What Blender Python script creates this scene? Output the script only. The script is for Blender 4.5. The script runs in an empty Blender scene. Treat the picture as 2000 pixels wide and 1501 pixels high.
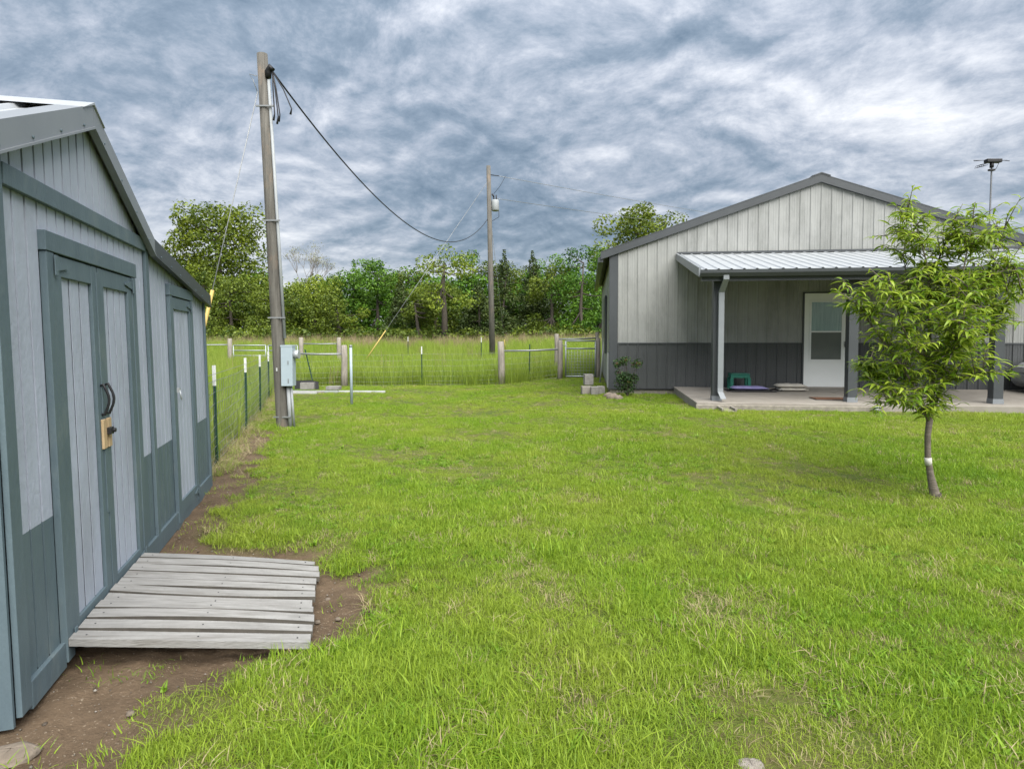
import bpy, math, random
import numpy as np
from mathutils import Vector, Matrix
random.seed(7); rng = np.random.default_rng(7)
R = math.radians
scn = bpy.context.scene
C = scn.collection

# ------------------------------------------------------------------ camera
EYE = 1.55; FPX = 1200.0; PITCH = math.atan(50 / 1200)
cd = bpy.data.cameras.new('camera'); cam = bpy.data.objects.new('camera', cd); C.objects.link(cam)
cam.location = (0, 0, EYE); cam.rotation_euler = (R(90) - PITCH, 0, 0)
cd.sensor_fit = 'HORIZONTAL'; cd.sensor_width = 36; cd.lens = FPX * 36 / 2000
cd.shift_y = -38.5 / 2000; cd.clip_start = 0.05; cd.clip_end = 3000
scn.camera = cam
scn.cycles.max_bounces = 5; scn.cycles.diffuse_bounces = 3; scn.cycles.glossy_bounces = 2; scn.cycles.transmission_bounces = 3
# ------------------------------------------------------------------ exposure
EXPO = 2.55; K = 2 ** -EXPO
scn.view_settings.view_transform = 'Standard'; scn.view_settings.look = 'None'
scn.view_settings.gamma = 1; scn.view_settings.exposure = EXPO; scn.view_settings.use_curve_mapping = False
# ------------------------------------------------------------------ node helper
class NT:
    def __init__(s, tree): s.t = tree; s.n = tree.nodes; s.l = tree.links
    def new(s, typ, **kw):
        n = s.n.new(typ)
        for k, v in kw.items():
            if k.startswith('i_'):
                key = k[2:]; key = int(key) if key.isdigit() else key
                s.put(n, key, v)
            else: setattr(n, k, v)
        return n
    def put(s, n, key, v):
        if isinstance(v, bpy.types.NodeSocket): s.l.new(v, n.inputs[key])
        else: n.inputs[key].default_value = v
    def m(s, op, a, b=0.0, c=0.0, clamp=False):
        n = s.new('ShaderNodeMath', operation=op, use_clamp=clamp); s.put(n, 0, a); s.put(n, 1, b); s.put(n, 2, c); return n.outputs[0]
    def vm(s, op, a, b=(0, 0, 0)):
        n = s.new('ShaderNodeVectorMath', operation=op); s.put(n, 0, a); s.put(n, 1, b); return n.outputs[0]
    def noise(s, vec, scale, detail=4, rough=.55, dist=0.0):
        n = s.new('ShaderNodeTexNoise'); s.put(n, 'Scale', scale); s.put(n, 'Detail', detail); s.put(n, 'Roughness', rough); s.put(n, 'Distortion', dist)
        if vec is not None: s.put(n, 'Vector', vec)
        return n.outputs['Fac']
    def ramp(s, fac, stops):
        n = s.new('ShaderNodeValToRGB'); e = n.color_ramp.elements
        while len(e) < len(stops): e.new(.5)
        for i, (p, c) in enumerate(stops):
            e[i].position = p; e[i].color = (c, c, c, 1) if isinstance(c, (int, float)) else (*c, 1)
        s.put(n, 'Fac', fac); return n.outputs['Color']
    def mix(s, fac, a, b, blend='MIX'):
        n = s.new('ShaderNodeMix', data_type='RGBA', blend_type=blend); s.put(n, 0, fac)
        s.put(n, 6, a if isinstance(a, bpy.types.NodeSocket) else (*a, 1)); s.put(n, 7, b if isinstance(b, bpy.types.NodeSocket) else (*b, 1))
        return n.outputs[2]
# ------------------------------------------------------------------ sky: broken overcast deck over a Nishita sky
SUN_EL, SUN_AZ = R(52), R(155)     # high, behind the camera
w = bpy.data.worlds.new('World'); scn.world = w; w.use_nodes = True
T = NT(w.node_tree); T.n.clear()
dirv = T.vm('NORMALIZE', T.new('ShaderNodeTexCoord').outputs['Generated'])
sp = T.new('ShaderNodeSeparateXYZ'); T.put(sp, 0, dirv)
zz = T.m('MAXIMUM', sp.outputs[2], 0.0)
den = T.m('ADD', zz, 0.30)
cx = T.m('DIVIDE', sp.outputs[0], den); cy_ = T.m('DIVIDE', sp.outputs[1], den)
cb = T.new('ShaderNodeCombineXYZ'); T.put(cb, 0, cx); T.put(cb, 1, cy_); P = cb.outputs[0]
rot = T.new('ShaderNodeVectorRotate', rotation_type='Z_AXIS'); T.put(rot, 'Vector', P); T.put(rot, 'Angle', R(24)); P = T.vm('MULTIPLY', rot.outputs[0], (1.45, 1.5, 1))
P = T.vm('ADD', P, (4.3, 1.7, 0))
def billow(p, sc, det):
    return T.m('ABSOLUTE', T.m('SUBTRACT', T.m('MULTIPLY', T.noise(p, sc, det, .5, .0), 2.0), 1.0))
def clouds(p):
    wob = T.new('ShaderNodeTexNoise', i_Scale=1.6, i_Detail=2.0); T.put(wob, 'Vector', p); q = T.vm('ADD', p, T.vm('MULTIPLY', wob.outputs['Color'], (.34, .34, 0)))
    big = T.noise(q, .75, 2, .5)
    b1 = billow(q, 2.4, 0.0); b2 = billow(q, 5.6, 0.0); fine = T.noise(q, 9.0, 6, .68)
    puff = T.m('ADD', T.m('ADD', T.m('MULTIPLY', b1, .42), T.m('MULTIPLY', b2, .24)), T.m('MULTIPLY', fine, .78))
    return big, puff
bg1, pf1 = clouds(P); bg2, pf2 = clouds(T.vm('ADD', P, (.02, -.085, 0)))
relief = T.m('ADD', T.m('MULTIPLY', T.m('SUBTRACT', pf1, pf2), .48), T.m('MULTIPLY', T.m('SUBTRACT', bg1, bg2), 1.0))
low = T.m('POWER', T.m('SUBTRACT', 1.0, zz), 9.0)                # paler toward the horizon
val = T.m('ADD', T.m('ADD', T.m('MULTIPLY', T.m('SUBTRACT', bg1, .5), .95), T.m('MULTIPLY', T.m('SUBTRACT', pf1, .55), .20)), T.m('ADD', relief, T.m('ADD', T.m('MULTIPLY', low, .14), .56)))
ccol = T.ramp(val, [(.22, (.12, .175, .24)), (.42, (.235, .295, .37)), (.56, (.385, .43, .505)), (.70, (.58, .61, .67)), (.90, (.85, .86, .885))])
zen = T.m('MULTIPLY', T.m('ADD', 1.0, T.m('MULTIPLY', T.m('POWER', zz, 1.3), 1.2)), K)   # overcast deck: zenith about twice the horizon
ccol = T.mix(1.0, ccol, T.new('ShaderNodeCombineColor', i_0=zen, i_1=zen, i_2=zen).outputs[0], 'MULTIPLY')
sky = T.new('ShaderNodeTexSky', sky_type='NISHITA', sun_disc=False, sun_elevation=SUN_EL, sun_rotation=SUN_AZ)
nsk = T.vm('SCALE', sky.outputs[0]); nsk.node.inputs['Scale'].default_value = .06
col = T.mix(.95, nsk, ccol)
bg = T.new('ShaderNodeBackground'); T.put(bg, 'Color', col); T.put(bg, 'Strength', 1.0)
w.cycles.sampling_method = 'MANUAL'; w.cycles.sample_map_resolution = 512
wo = T.new('ShaderNodeOutputWorld'); T.l.new(bg.outputs[0], wo.inputs[0])
# ------------------------------------------------------------------ sun behind thin cloud
sd = bpy.data.lights.new('sun', 'SUN'); sd.energy = 1.5; sd.angle = R(66); sd.color = (1, .97, .91)
so = bpy.data.objects.new('sun', sd); C.objects.link(so)
sdir = Vector((math.sin(SUN_AZ) * math.cos(SUN_EL), math.cos(SUN_AZ) * math.cos(SUN_EL), math.sin(SUN_EL)))
so.rotation_euler = sdir.to_track_quat('Z', 'Y').to_euler(); so.location = (0, 0, 30)

# ------------------------------------------------------------------ terrain and sight lines used to survey positions
def S(v): v = min(1, max(0, v)); return v * v * (3 - 2 * v)
def gz(x, y):
    return .235 * S((x + 1.5) / 4) * S((y - 4) / 7) - .10 * math.exp(-(((x + 1.24) ** 2 + (y - 3.65) ** 2) / .75) ** 2) + 1.05 * S((y - 20) / 48) + .5 * S((y - 60) / 200) + .012 * math.sin(x * 1.3 + 2) * math.sin(y * .9)
FW = Vector((0, math.cos(PITCH), -math.sin(PITCH))); UP = Vector((0, math.sin(PITCH), math.cos(PITCH)))
def ray(px, py): return Vector(((px - 1000) / FPX, 0, 0)) - UP * ((py - 712) / FPX) + FW
def at(px, py, Y):
    d = ray(px, py); return Vector((0, 0, EYE)) + d * (Y / d.y)
def gp(px, py):
    d = ray(px, py); y = 1.0
    while y < 120:
        q = Vector((0, 0, EYE)) + d * (y / d.y)
        if q.z <= gz(q.x, q.y): break
        y += .02
    return Vector((q.x, q.y, gz(q.x, q.y)))
def gx(px, Y):
    x = (px - 1000) / FPX * Y; return Vector((x, Y, gz(x, Y)))
# ------------------------------------------------------------------ materials
MATS = {}
def pmat(name, c1, c2=None, rough=.7, scale=6, bump=0, bscale=60, metal=0, stretch=(1, 1, 1), spec=.3, extra=None, detail=5, coat=0, rand=False):
    if name in MATS: return MATS[name]
    m = bpy.data.materials.new(name); m.use_nodes = True; t = NT(m.node_tree); b = m.node_tree.nodes['Principled BSDF']
    co = t.new('ShaderNodeTexCoord').outputs['Object']
    if rand:
        rn = t.m('MULTIPLY', t.new('ShaderNodeObjectInfo').outputs['Random'], 40.0); co = t.vm('ADD', co, t.new('ShaderNodeCombineXYZ', i_0=rn, i_1=rn, i_2=rn).outputs[0])
    v = t.vm('MULTIPLY', co, stretch)
    c2 = c2 or tuple(x * .8 for x in c1)
    f = t.ramp(t.noise(v, scale, detail, .62), [(.33, 0.0), (.68, 1.0)])
    colr = t.mix(f, c1, c2)
    if extra: colr = extra(t, co, colr)
    t.put(b, 'Base Color', colr); t.put(b, 'Roughness', rough); t.put(b, 'Metallic', metal); t.put(b, 'Specular IOR Level', spec); t.put(b, 'Coat Weight', coat)
    if bump:
        bp = t.new('ShaderNodeBump'); t.put(bp, 'Strength', bump); t.put(bp, 'Distance', .01); t.put(bp, 'Height', t.noise(v, bscale, 6, .65)); t.l.new(bp.outputs[0], b.inputs['Normal'])
    MATS[name] = m; return m
def leafmat(name, dark, light, transl=.27, rough=.5, attr=True, patch=None, spec=.25):
    m = bpy.data.materials.new(name); m.use_nodes = True; t = NT(m.node_tree); b = m.node_tree.nodes['Principled BSDF']; out = m.node_tree.nodes['Material Output']
    if attr: f = t.new('ShaderNodeAttribute', attribute_name='v').outputs['Fac']
    else: f = t.new('ShaderNodeObjectInfo').outputs['Random']
    c = t.mix(f, dark, light)
    if patch:
        loc = t.new('ShaderNodeObjectInfo').outputs['Location']
        n1 = t.ramp(t.noise(loc, patch[0], 4, .6), [(.36, 0.0), (.66, 1.0)])
        c = t.mix(t.m('MULTIPLY', n1, patch[2]), c, patch[1])
        n2 = t.ramp(t.noise(t.vm('ADD', loc, (31, 7, 0)), patch[0] * 2.7, 3, .6), [(.58, 0.0), (.75, 1.0)])
        c = t.mix(t.m('MULTIPLY', n2, patch[4]), c, patch[3])
    t.put(b, 'Base Color', c); t.put(b, 'Roughness', rough); t.put(b, 'Specular IOR Level', spec)
    tr = t.new('ShaderNodeBsdfTranslucent'); t.put(tr, 'Color', c)
    mx = t.new('ShaderNodeMixShader'); t.put(mx, 0, transl); t.l.new(b.outputs[0], mx.inputs[1]); t.l.new(tr.outputs[0], mx.inputs[2]); t.l.new(mx.outputs[0], out.inputs[0])
    MATS[name] = m; return m
def streaks(col, amt, sc, stretch, lo=.5, hi=.7):
    def f(t, co, base):
        n = t.ramp(t.noise(t.vm('MULTIPLY', co, stretch), sc, 6, .7), [(lo, 0.0), (hi, 1.0)])
        return t.mix(t.m('MULTIPLY', n, amt), base, col)
    return f
SHED_L = pmat('shed_paint_pale', (.36, .395, .475), (.31, .34, .41), .65, 3, .55, 34, stretch=(1, 1, .55), extra=streaks((.20, .215, .24), .45, 2, (1, 1, .3)))
SHED_D = pmat('shed_paint_teal', (.078, .110, .130), (.10, .138, .157), .55, 4, .4, 30, stretch=(1, 1, .4), extra=streaks((.155, .185, .185), .55, 5, (1, 1, .5), .55, .75))
SHED_GAP = pmat('shed_groove_paint', (.035, .04, .048), rough=.9)
DARK_M = pmat('dark_grey_metal_trim', (.046, .051, .056), (.055, .061, .066), .42, 2, .05, 8, spec=.4)
GREY_TRIM = pmat('grey_metal_trim', (.17, .185, .20), (.20, .215, .23), .4, 2, .03, 8, spec=.45)
GALV = pmat('galvanised_sheet', (.36, .38, .40), (.41, .43, .445), .42, 3, .05, 10, metal=.35)
def wallstain(t, co, base):
    n = t.noise(t.vm('MULTIPLY', co, (1.3, 1.3, .35)), 1.3, 7, .72)
    g = t.noise(co, 55, 3, .7)
    f = t.m('MULTIPLY', t.ramp(n, [(.44, 0.0), (.66, 1.0)]), t.ramp(g, [(.3, .45), (.7, 1.0)]))
    return t.mix(t.m('MULTIPLY', f, .75), base, (.115, .12, .11))
WALL_L = pmat('pale_ribbed_steel', (.29, .295, .285), (.25, .255, .248), .45, 2, .03, 10, extra=wallstain, spec=.4)
WALL_D = pmat('charcoal_ribbed_steel', (.050, .054, .056), (.060, .064, .066), .45, 2, .03, 10, spec=.4)
CONC = pmat('concrete', (.26, .24, .21), (.21, .19, .165), .85, 3, .3, 50, extra=streaks((.19, .17, .145), .5, 2.2, (1, 1, 1)))
CONC_R = pmat('rough_concrete', (.26, .24, .20), (.17, .155, .13), .9, 14, .8, 40)
BLOCK = pmat('grey_concrete_block', (.23, .22, .205), (.16, .155, .14), .9, 12, .6, 60)
POLE = pmat('weathered_pole_wood', (.135, .128, .113), (.07, .065, .057), .85, 3.5, .8, 26, stretch=(6, 6, .45), extra=streaks((.30, .20, .13), .45, 1.6, (1, 1, .5), .55, .72))
POSTW = pmat('grey_post_wood', (.33, .30, .26), (.17, .15, .13), .88, 4, .9, 24, stretch=(7, 7, .6))
RAMPW = pmat('weathered_grey_plank', (.30, .295, .285), (.21, .205, .195), .85, 3.5, .8, 26, stretch=(9, .6, 9), extra=streaks((.13, .118, .10), .6, 1.6, (7, .9, 3), .54, .70), rand=True)
RAMPE = pmat('plank_gap_shade', (.09, .082, .07), (.055, .05, .043), .95, 8)  # shade in the gaps between ramp planks, put into the edge colour
STEEL = pmat('steel_pipe', (.20, .21, .22), (.27, .28, .28), .45, 6, metal=.4)
GATEM = pmat('galvanised_gate', (.32, .35, .35), (.26, .29, .29), .45, 8, metal=.3)
TGREEN = pmat('green_post_paint', (.018, .05, .035), (.025, .065, .045), .5, 9)
TIPW = pmat('white_post_tip', (.66, .67, .66), (.58, .59, .58), .5, 8)
WHITE = pmat('white_paint', (.42, .43, .43), (.36, .37, .37), .45, 4)
DOORW = pmat('white_storm_door', (.76, .78, .77), (.72, .74, .73), .4, 2)
BLACK = pmat('black_rubber', (.012, .012, .014), (.02, .02, .022), .5, 5)
BOXM = pmat('grey_meter_box', (.31, .37, .41), (.28, .34, .38), .45, 3, spec=.4)
COND = pmat('grey_conduit', (.30, .32, .33), (.25, .265, .275), .5, 4)
YEL = pmat('yellow_plastic', (.46, .34, .10), (.40, .30, .10), .5, 3)
PINE = pmat('raw_pine', (.46, .34, .20), (.38, .27, .15), .75, 5, .3, 30, stretch=(6, 6, 1))
BARK = pmat('tree_bark', (.085, .072, .058), (.05, .043, .035), .9, 6, .8, 22, stretch=(3, 3, .7))
BARKP = pmat('grey_bark', (.20, .17, .14), (.10, .085, .07), .9, 9, .8, 40, stretch=(1, 1, 3))
PAINTB = pmat('white_trunk_paint', (.62, .61, .57), (.4, .39, .35), .8, 20)
ROCK = pmat('tan_rock', (.20, .165, .13), (.12, .098, .076), .9, 14, 1.0, 30)
RUST = pmat('rusty_iron', (.20, .085, .045), (.12, .055, .035), .8, 20)
MATB = pmat('brown_coir_mat', (.17, .085, .05), (.11, .06, .04), .95, 30, .8, 90)
GREENP = pmat('green_plastic', (.015, .12, .085), (.02, .14, .10), .4, 3)
PURP = pmat('lavender_cloth', (.22, .205, .38), (.18, .17, .33), .9, 5, .3, 80)
CREAM = pmat('cream_cloth', (.46, .44, .39), (.38, .36, .32), .9, 5, .3, 80)
CURT = pmat('pale_curtain', (.70, .78, .77), (.45, .53, .52), .9, 3, stretch=(14, 1, .6))
SCREEN = pmat('insect_screen', (.11, .125, .115), (.13, .145, .13), .6, 3)
SILV = pmat('silver_car_paint', (.50, .52, .53), (.46, .48, .49), .25, 2, metal=.5, coat=.6)
CARGL = pmat('dark_car_glass', (.02, .024, .026), rough=.08, spec=.6)
LAMPC = pmat('clear_lamp_cover', (.65, .67, .68), rough=.1, spec=.6)
def glassmat():
    m = bpy.data.materials.new('window_glass'); m.use_nodes = True; t = NT(m.node_tree); out = m.node_tree.nodes['Material Output']
    g = t.new('ShaderNodeBsdfGlossy', i_Roughness=.03); tr = t.new('ShaderNodeBsdfTransparent'); tr.inputs[0].default_value = (.8, .88, .86, 1)
    fr = t.new('ShaderNodeFresnel', i_IOR=1.5); mx = t.new('ShaderNodeMixShader'); t.put(mx, 0, fr.outputs[0])
    t.l.new(tr.outputs[0], mx.inputs[1]); t.l.new(g.outputs[0], mx.inputs[2]); t.l.new(mx.outputs[0], out.inputs[0]); return m
GLASS = glassmat()
# ------------------------------------------------------------------ mesh helpers
def npmesh(name, V, F, mats, v=None, matidx=None, smooth=False):
    me = bpy.data.meshes.new(name); V = np.asarray(V, dtype=np.float32); F = np.asarray(F, dtype=np.int32); n, k = F.shape
    me.vertices.add(len(V)); me.vertices.foreach_set('co', V.ravel()); me.loops.add(n * k); me.loops.foreach_set('vertex_index', F.ravel())
    me.polygons.add(n); me.polygons.foreach_set('loop_start', np.arange(0, n * k, k, dtype=np.int32)); me.polygons.foreach_set('loop_total', np.full(n, k, dtype=np.int32))
    if matidx is not None: me.polygons.foreach_set('material_index', np.asarray(matidx, dtype=np.int32))
    if smooth: me.polygons.foreach_set('use_smooth', np.ones(n, dtype=bool))
    me.update(calc_edges=True)
    if v is not None:
        a = me.attributes.new('v', 'FLOAT', 'FACE'); a.data.foreach_set('value', np.asarray(v, dtype=np.float32))
    for m in (mats if isinstance(mats, (list, tuple)) else [mats]): me.materials.append(m)
    return me
def link(name, me, parent=None, loc=(0, 0, 0)):
    o = bpy.data.objects.new(name, me); C.objects.link(o); o.parent = parent; o.location = loc; return o
def tag(o, label, cat, group=None, kind=None):
    if label: o['label'] = label
    if cat: o['category'] = cat
    if group: o['group'] = group
    if kind: o['kind'] = kind
    return o
def thing(name, label, cat, loc=(0, 0, 0), rot=(0, 0, 0), group=None):
    o = bpy.data.objects.new(name, None); C.objects.link(o); o.location = loc; o.rotation_euler = rot; o.empty_display_size = .1
    return tag(o, label, cat, group)
class MB:
    def __init__(s): s.v = []; s.f = []; s.mi = []; s.sm = []
    def face(s, pts, mi=0, sm=False):
        b = len(s.v); s.v += [tuple(p) for p in pts]; s.f.append(tuple(range(b, b + len(pts)))); s.mi.append(mi); s.sm.append(sm)
    def box(s, a, b, mi=0, M=None):
        x0, y0, z0 = a; x1, y1, z1 = b; i = len(s.v)
        c = [(x0, y0, z0), (x1, y0, z0), (x1, y1, z0), (x0, y1, z0), (x0, y0, z1), (x1, y0, z1), (x1, y1, z1), (x0, y1, z1)]
        if M: c = [tuple(M @ Vector(p)) for p in c]
        s.v += c
        for q in ((0, 3, 2, 1), (4, 5, 6, 7), (0, 1, 5, 4), (1, 2, 6, 5), (2, 3, 7, 6), (3, 0, 4, 7)):
            s.f.append(tuple(i + k for k in q)); s.mi.append(mi); s.sm.append(False)
        return s
    def prism(s, poly, ax, a0, a1, mi=0, M=None):
        """poly in the two other axes, extruded along ax from a0 to a1"""
        def pt(p, a):
            q = {'x': (a, p[0], p[1]), 'y': (p[0], a, p[1]), 'z': (p[0], p[1], a)}[ax]
            return tuple(M @ Vector(q)) if M else q
        n = len(poly); i = len(s.v); s.v += [pt(p, a0) for p in poly] + [pt(p, a1) for p in poly]
        s.f += [tuple(range(i + n - 1, i - 1, -1)), tuple(range(i + n, i + 2 * n))]; s.mi += [mi, mi]; s.sm += [False, False]
        for k in range(n): s.f.append((i + k, i + (k + 1) % n, i + n + (k + 1) % n, i + n + k)); s.mi.append(mi); s.sm.append(False)
        return s
    def tube(s, path, rad, seg=8, mi=0, caps=True, jag=0):
        path = [Vector(p) for p in path]; n = len(path)
        rad = [rad] * n if isinstance(rad, (int, float)) else rad
        i0 = len(s.v); prev = None
        for k, p in enumerate(path):
            d = (path[min(k + 1, n - 1)] - path[max(k - 1, 0)]).normalized()
            if prev is None: a = d.orthogonal().normalized()
            else: a = (prev - d * prev.dot(d)).normalized()
            prev = a; b = d.cross(a)
            for j in range(seg):
                t = 2 * math.pi * j / seg; r = rad[k] * (1 + (random.uniform(-jag, jag) if jag else 0)); s.v.append(tuple(p + (a * math.cos(t) + b * math.sin(t)) * r))
        for k in range(n - 1):
            for j in range(seg):
                s.f.append((i0 + k * seg + j, i0 + k * seg + (j + 1) % seg, i0 + (k + 1) * seg + (j + 1) % seg, i0 + (k + 1) * seg + j)); s.mi.append(mi); s.sm.append(True)
        if caps:
            s.f.append(tuple(i0 + j for j in range(seg - 1, -1, -1))); s.f.append(tuple(i0 + (n - 1) * seg + j for j in range(seg))); s.mi += [mi, mi]; s.sm += [False, False]
        return s
    def build(s, name, mat, parent=None, loc=(0, 0, 0), bevel=0, org=None):
        me = bpy.data.meshes.new(name); v = s.v
        if org is not None: v = [(p[0] - org[0], p[1] - org[1], p[2] - org[2]) for p in v]
        me.from_pydata(v, [], s.f)
        for m in (mat if isinstance(mat, (list, tuple)) else [mat]): me.materials.append(m)
        me.polygons.foreach_set('material_index', s.mi); me.polygons.foreach_set('use_smooth', s.sm); me.update()
        o = link(name, me, parent, loc)
        if bevel:
            md = o.modifiers.new('bevel', 'BEVEL'); md.width = bevel; md.segments = 2; md.limit_method = 'ANGLE'
        return o
def arc(p, q, bow, n=8): # bent path
    p, q, bow = Vector(p), Vector(q), Vector(bow); return [p.lerp(q, i / n) + bow * math.sin(math.pi * i / n) for i in range(n + 1)]
def sagline(p, q, sag, n=24):
    p, q = Vector(p), Vector(q); return [p.lerp(q, i / n) - Vector((0, 0, sag * 4 * (i / n) * (1 - i / n))) for i in range(n + 1)]

# ------------------------------------------------------------------ ground
def inpoly(x, y, poly):
    r = np.zeros(np.shape(x), bool); j = len(poly) - 1
    for i in range(len(poly)):
        xi, yi = poly[i]; xj, yj = poly[j]
        c = ((yi > y) != (yj > y)) & (x < (xj - xi) * (y - yi) / (yj - yi + 1e-9) + xi); r ^= c; j = i
    return r
SHN = Vector((-2.002, 2.42, 0)); SHA = R(90) + math.atan2(1.2151, 4.0764); SHL = 4.25
SE = Vector((math.cos(SHA), math.sin(SHA), 0)); SO = Vector((SE.y, -SE.x, 0))       # along the shed front, and outward from it
def sh(t, o): q = SHN + SE * t + SO * o; return (q.x, q.y)
DIRT = [sh(-1.2, -.5), sh(-1.2, .52), sh(-.35, .50), sh(.05, .62), sh(.38, .92), sh(.62, 1.42), sh(.95, 1.58), sh(1.35, 1.50), sh(1.62, 1.36), sh(1.75, 1.16), sh(1.98, .98), sh(2.02, .42),
        sh(2.6, .30), sh(3.2, .34), sh(3.9, .40), sh(4.5, .46), sh(6.2, .42), sh(8.2, .45), sh(8.6, -.1), sh(6, -.25), sh(4.3, -.2), sh(4.2, -3), sh(-1.2, -3)]
def fence_x(y): return -3.63 - .325 * (y - 7.56)
def edge_noise(x, y): return .10 * np.sin(x * 9 + 2 * np.sin(y * 7)) * np.sin(y * 8.3 + 1) + .06 * np.sin(x * 23 + y * 17)
def dirt_mask(x, y):
    m = np.zeros(np.shape(x))
    for k, (dx, dy) in enumerate(((0, 0), (.1, 0), (-.1, 0), (0, .1), (0, -.1), (.07, .07), (-.07, -.07))):
        e = edge_noise(x, y); m += inpoly(x + dx + e, y + dy + e * .7, DIRT)
    return m / 7
def grid(a): return np.unique(np.concatenate(a))
gxs = grid([np.linspace(-5, 3, 90), np.linspace(-12, 14, 70), np.linspace(-60, 60, 50), np.linspace(-900, 900, 30)])
gys = grid([np.linspace(.5, 9, 95), np.linspace(9, 30, 60), np.linspace(30, 110, 40), np.linspace(-60, .5, 12), np.linspace(110, 1500, 24)])
XX, YY = np.meshgrid(gxs, gys); ZZ = np.vectorize(gz)(XX, YY); DM = dirt_mask(XX, YY)
ZZ = ZZ - .02 * DM + DM * .012 * (np.sin(XX * 13) * np.sin(YY * 11) + np.sin(XX * 31 + YY * 9))
nx, ny = len(gxs), len(gys); idx = np.arange(nx * ny).reshape(ny, nx)
gm = bpy.data.materials.new('soil_and_thatch'); gm.use_nodes = True; t = NT(gm.node_tree); b = gm.node_tree.nodes['Principled BSDF']
co = t.new('ShaderNodeTexCoord').outputs['Object']; dm = t.new('ShaderNodeAttribute', attribute_name='dirt').outputs['Fac']
th = t.mix(t.ramp(t.noise(co, 1.4, 6, .65), [(.35, 0.0), (.65, 1.0)]), (.055, .095, .012), (.10, .105, .03))
th = t.mix(t.ramp(t.noise(co, 30, 4, .7), [(.45, 0.0), (.7, .6)]), th, (.17, .13, .07))
so_ = t.mix(t.ramp(t.noise(co, 3, 7, .7), [(.35, 0.0), (.65, 1.0)]), (.14, .10, .066), (.085, .060, .039))
so_ = t.mix(t.ramp(t.noise(co, 70, 3, .6), [(.62, 0.0), (.72, .8)]), so_, (.34, .28, .21))
t.put(b, 'Base Color', t.mix(dm, th, so_)); t.put(b, 'Roughness', .95); t.put(b, 'Specular IOR Level', .1)
bp = t.new('ShaderNodeBump'); t.put(bp, 'Strength', .9); t.put(bp, 'Distance', .03); t.put(bp, 'Height', t.noise(co, 22, 8, .7)); t.l.new(bp.outputs[0], b.inputs['Normal'])
me = npmesh('ground', np.stack([XX.ravel(), YY.ravel(), ZZ.ravel()], 1), np.stack([idx[:-1, :-1].ravel(), idx[:-1, 1:].ravel(), idx[1:, 1:].ravel(), idx[1:, :-1].ravel()], 1), gm, smooth=True)
a = me.attributes.new('dirt', 'FLOAT', 'POINT'); a.data.foreach_set('value', DM.ravel().astype(np.float32))
tag(link('ground', me), 'mown yard ground with bare soil beside the shed', 'ground', kind='structure')

# ------------------------------------------------------------------ grey shed on the left
shed = thing('garden_shed', 'pale blue-grey wooden shed with teal trim, double doors and lean-to side', 'shed', SHN + Vector((0, 0, .02)), (R(-1.2), 0, SHA))
PK, KN, DEP = 1.05, 2.2, 3.2          # ridge position, end of the main gable, depth
ZP, ZK, ZE, Z0 = 2.75, 2.205, 1.955, 2.32
def ztop(x): return Z0 + (ZP - Z0) * x / PK if x < PK else (ZP + (ZK - ZP) * (x - PK) / (KN - PK) if x < KN else ZK + (ZE - ZK) * (x - KN) / (SHL - KN))
def boards(x0, x1, zb, ztf, y, parent, name='siding_board', split=.71, th=.014, pitch=.104, both=False):
    n = max(1, round((x1 - x0) / pitch)); dx = (x1 - x0) / n
    for i in range(n):
        a, b_ = x0 + i * dx + .0085, x0 + (i + 1) * dx - .0085; m = MB(); yy = y - random.uniform(0, .0015)
        def strip(z0, za, zc, mi):
            poly = [(a, z0), (b_, z0), (b_, zc), (a, za)]
            if a < PK < b_ and za > 2.5: poly = [(a, z0), (b_, z0), (b_, zc), (PK, ZP - .02), (a, za)]
            m.prism(poly, 'y', yy, y + th, mi)
        if split: strip(zb, split, split, 1); strip(split, ztf(a), ztf(b_), 0)
        else: strip(zb, ztf(a), ztf(b_), 0)
        m.build(name, [SHED_L, SHED_D], parent)
m = MB(); m.prism([(.0, .0), (SHL, 0), (SHL, ZE - .03), (KN, ZK - .03), (PK, ZP - .03), (0, Z0 - .03)], 'y', .016, .06); m.build('wall_backing', SHED_GAP, shed)
top = lambda x: ztop(x) - .03
boards(0.09, .44, .10, top, 0, shed); boards(1.80, 2.10, .10, top, 0, shed); boards(2.17, 2.72, .10, top, 0, shed); boards(3.58, SHL - .05, .10, top, 0, shed)
boards(.44, 1.80, 2.03, top, 0, shed, split=0); boards(2.72, 3.58, 1.98, top, 0, shed, split=0)
def trim(x0, x1, z0, z1, name='trim_board', y0=-.022, y1=.001, par=shed, mat=SHED_D, bev=.003): return MB().box((x0, y0, z0), (x1, y1, z1)).build(name, mat, par, bevel=bev)
trim(0, .09, .0, 2.28, 'corner_trim'); trim(SHL - .05, SHL, .1, ZE - .05, 'corner_trim'); trim(2.10, 2.17, .10, ZK - .03, 'corner_trim')
trim(.093, 2.097, 2.155, 2.245, 'gable_band', -.026)
trim(.093, .44, -.02, .10, 'skirt_board'); trim(1.80, 2.70, -.03, .10, 'skirt_board'); trim(2.703, SHL - .0, -.05, .10, 'skirt_board')
for (x0, x1, zt) in ((.44, 1.80, 2.03), (2.72, 3.58, 1.98)):
    trim(x0, x0 + .08, .0, zt - .095, 'door_casing', -.03); trim(x1 - .08, x1, .0, zt - .095, 'door_casing', -.03); trim(x0 - .01, x1 + .01, zt - .092, zt, 'door_header', -.034)
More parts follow.
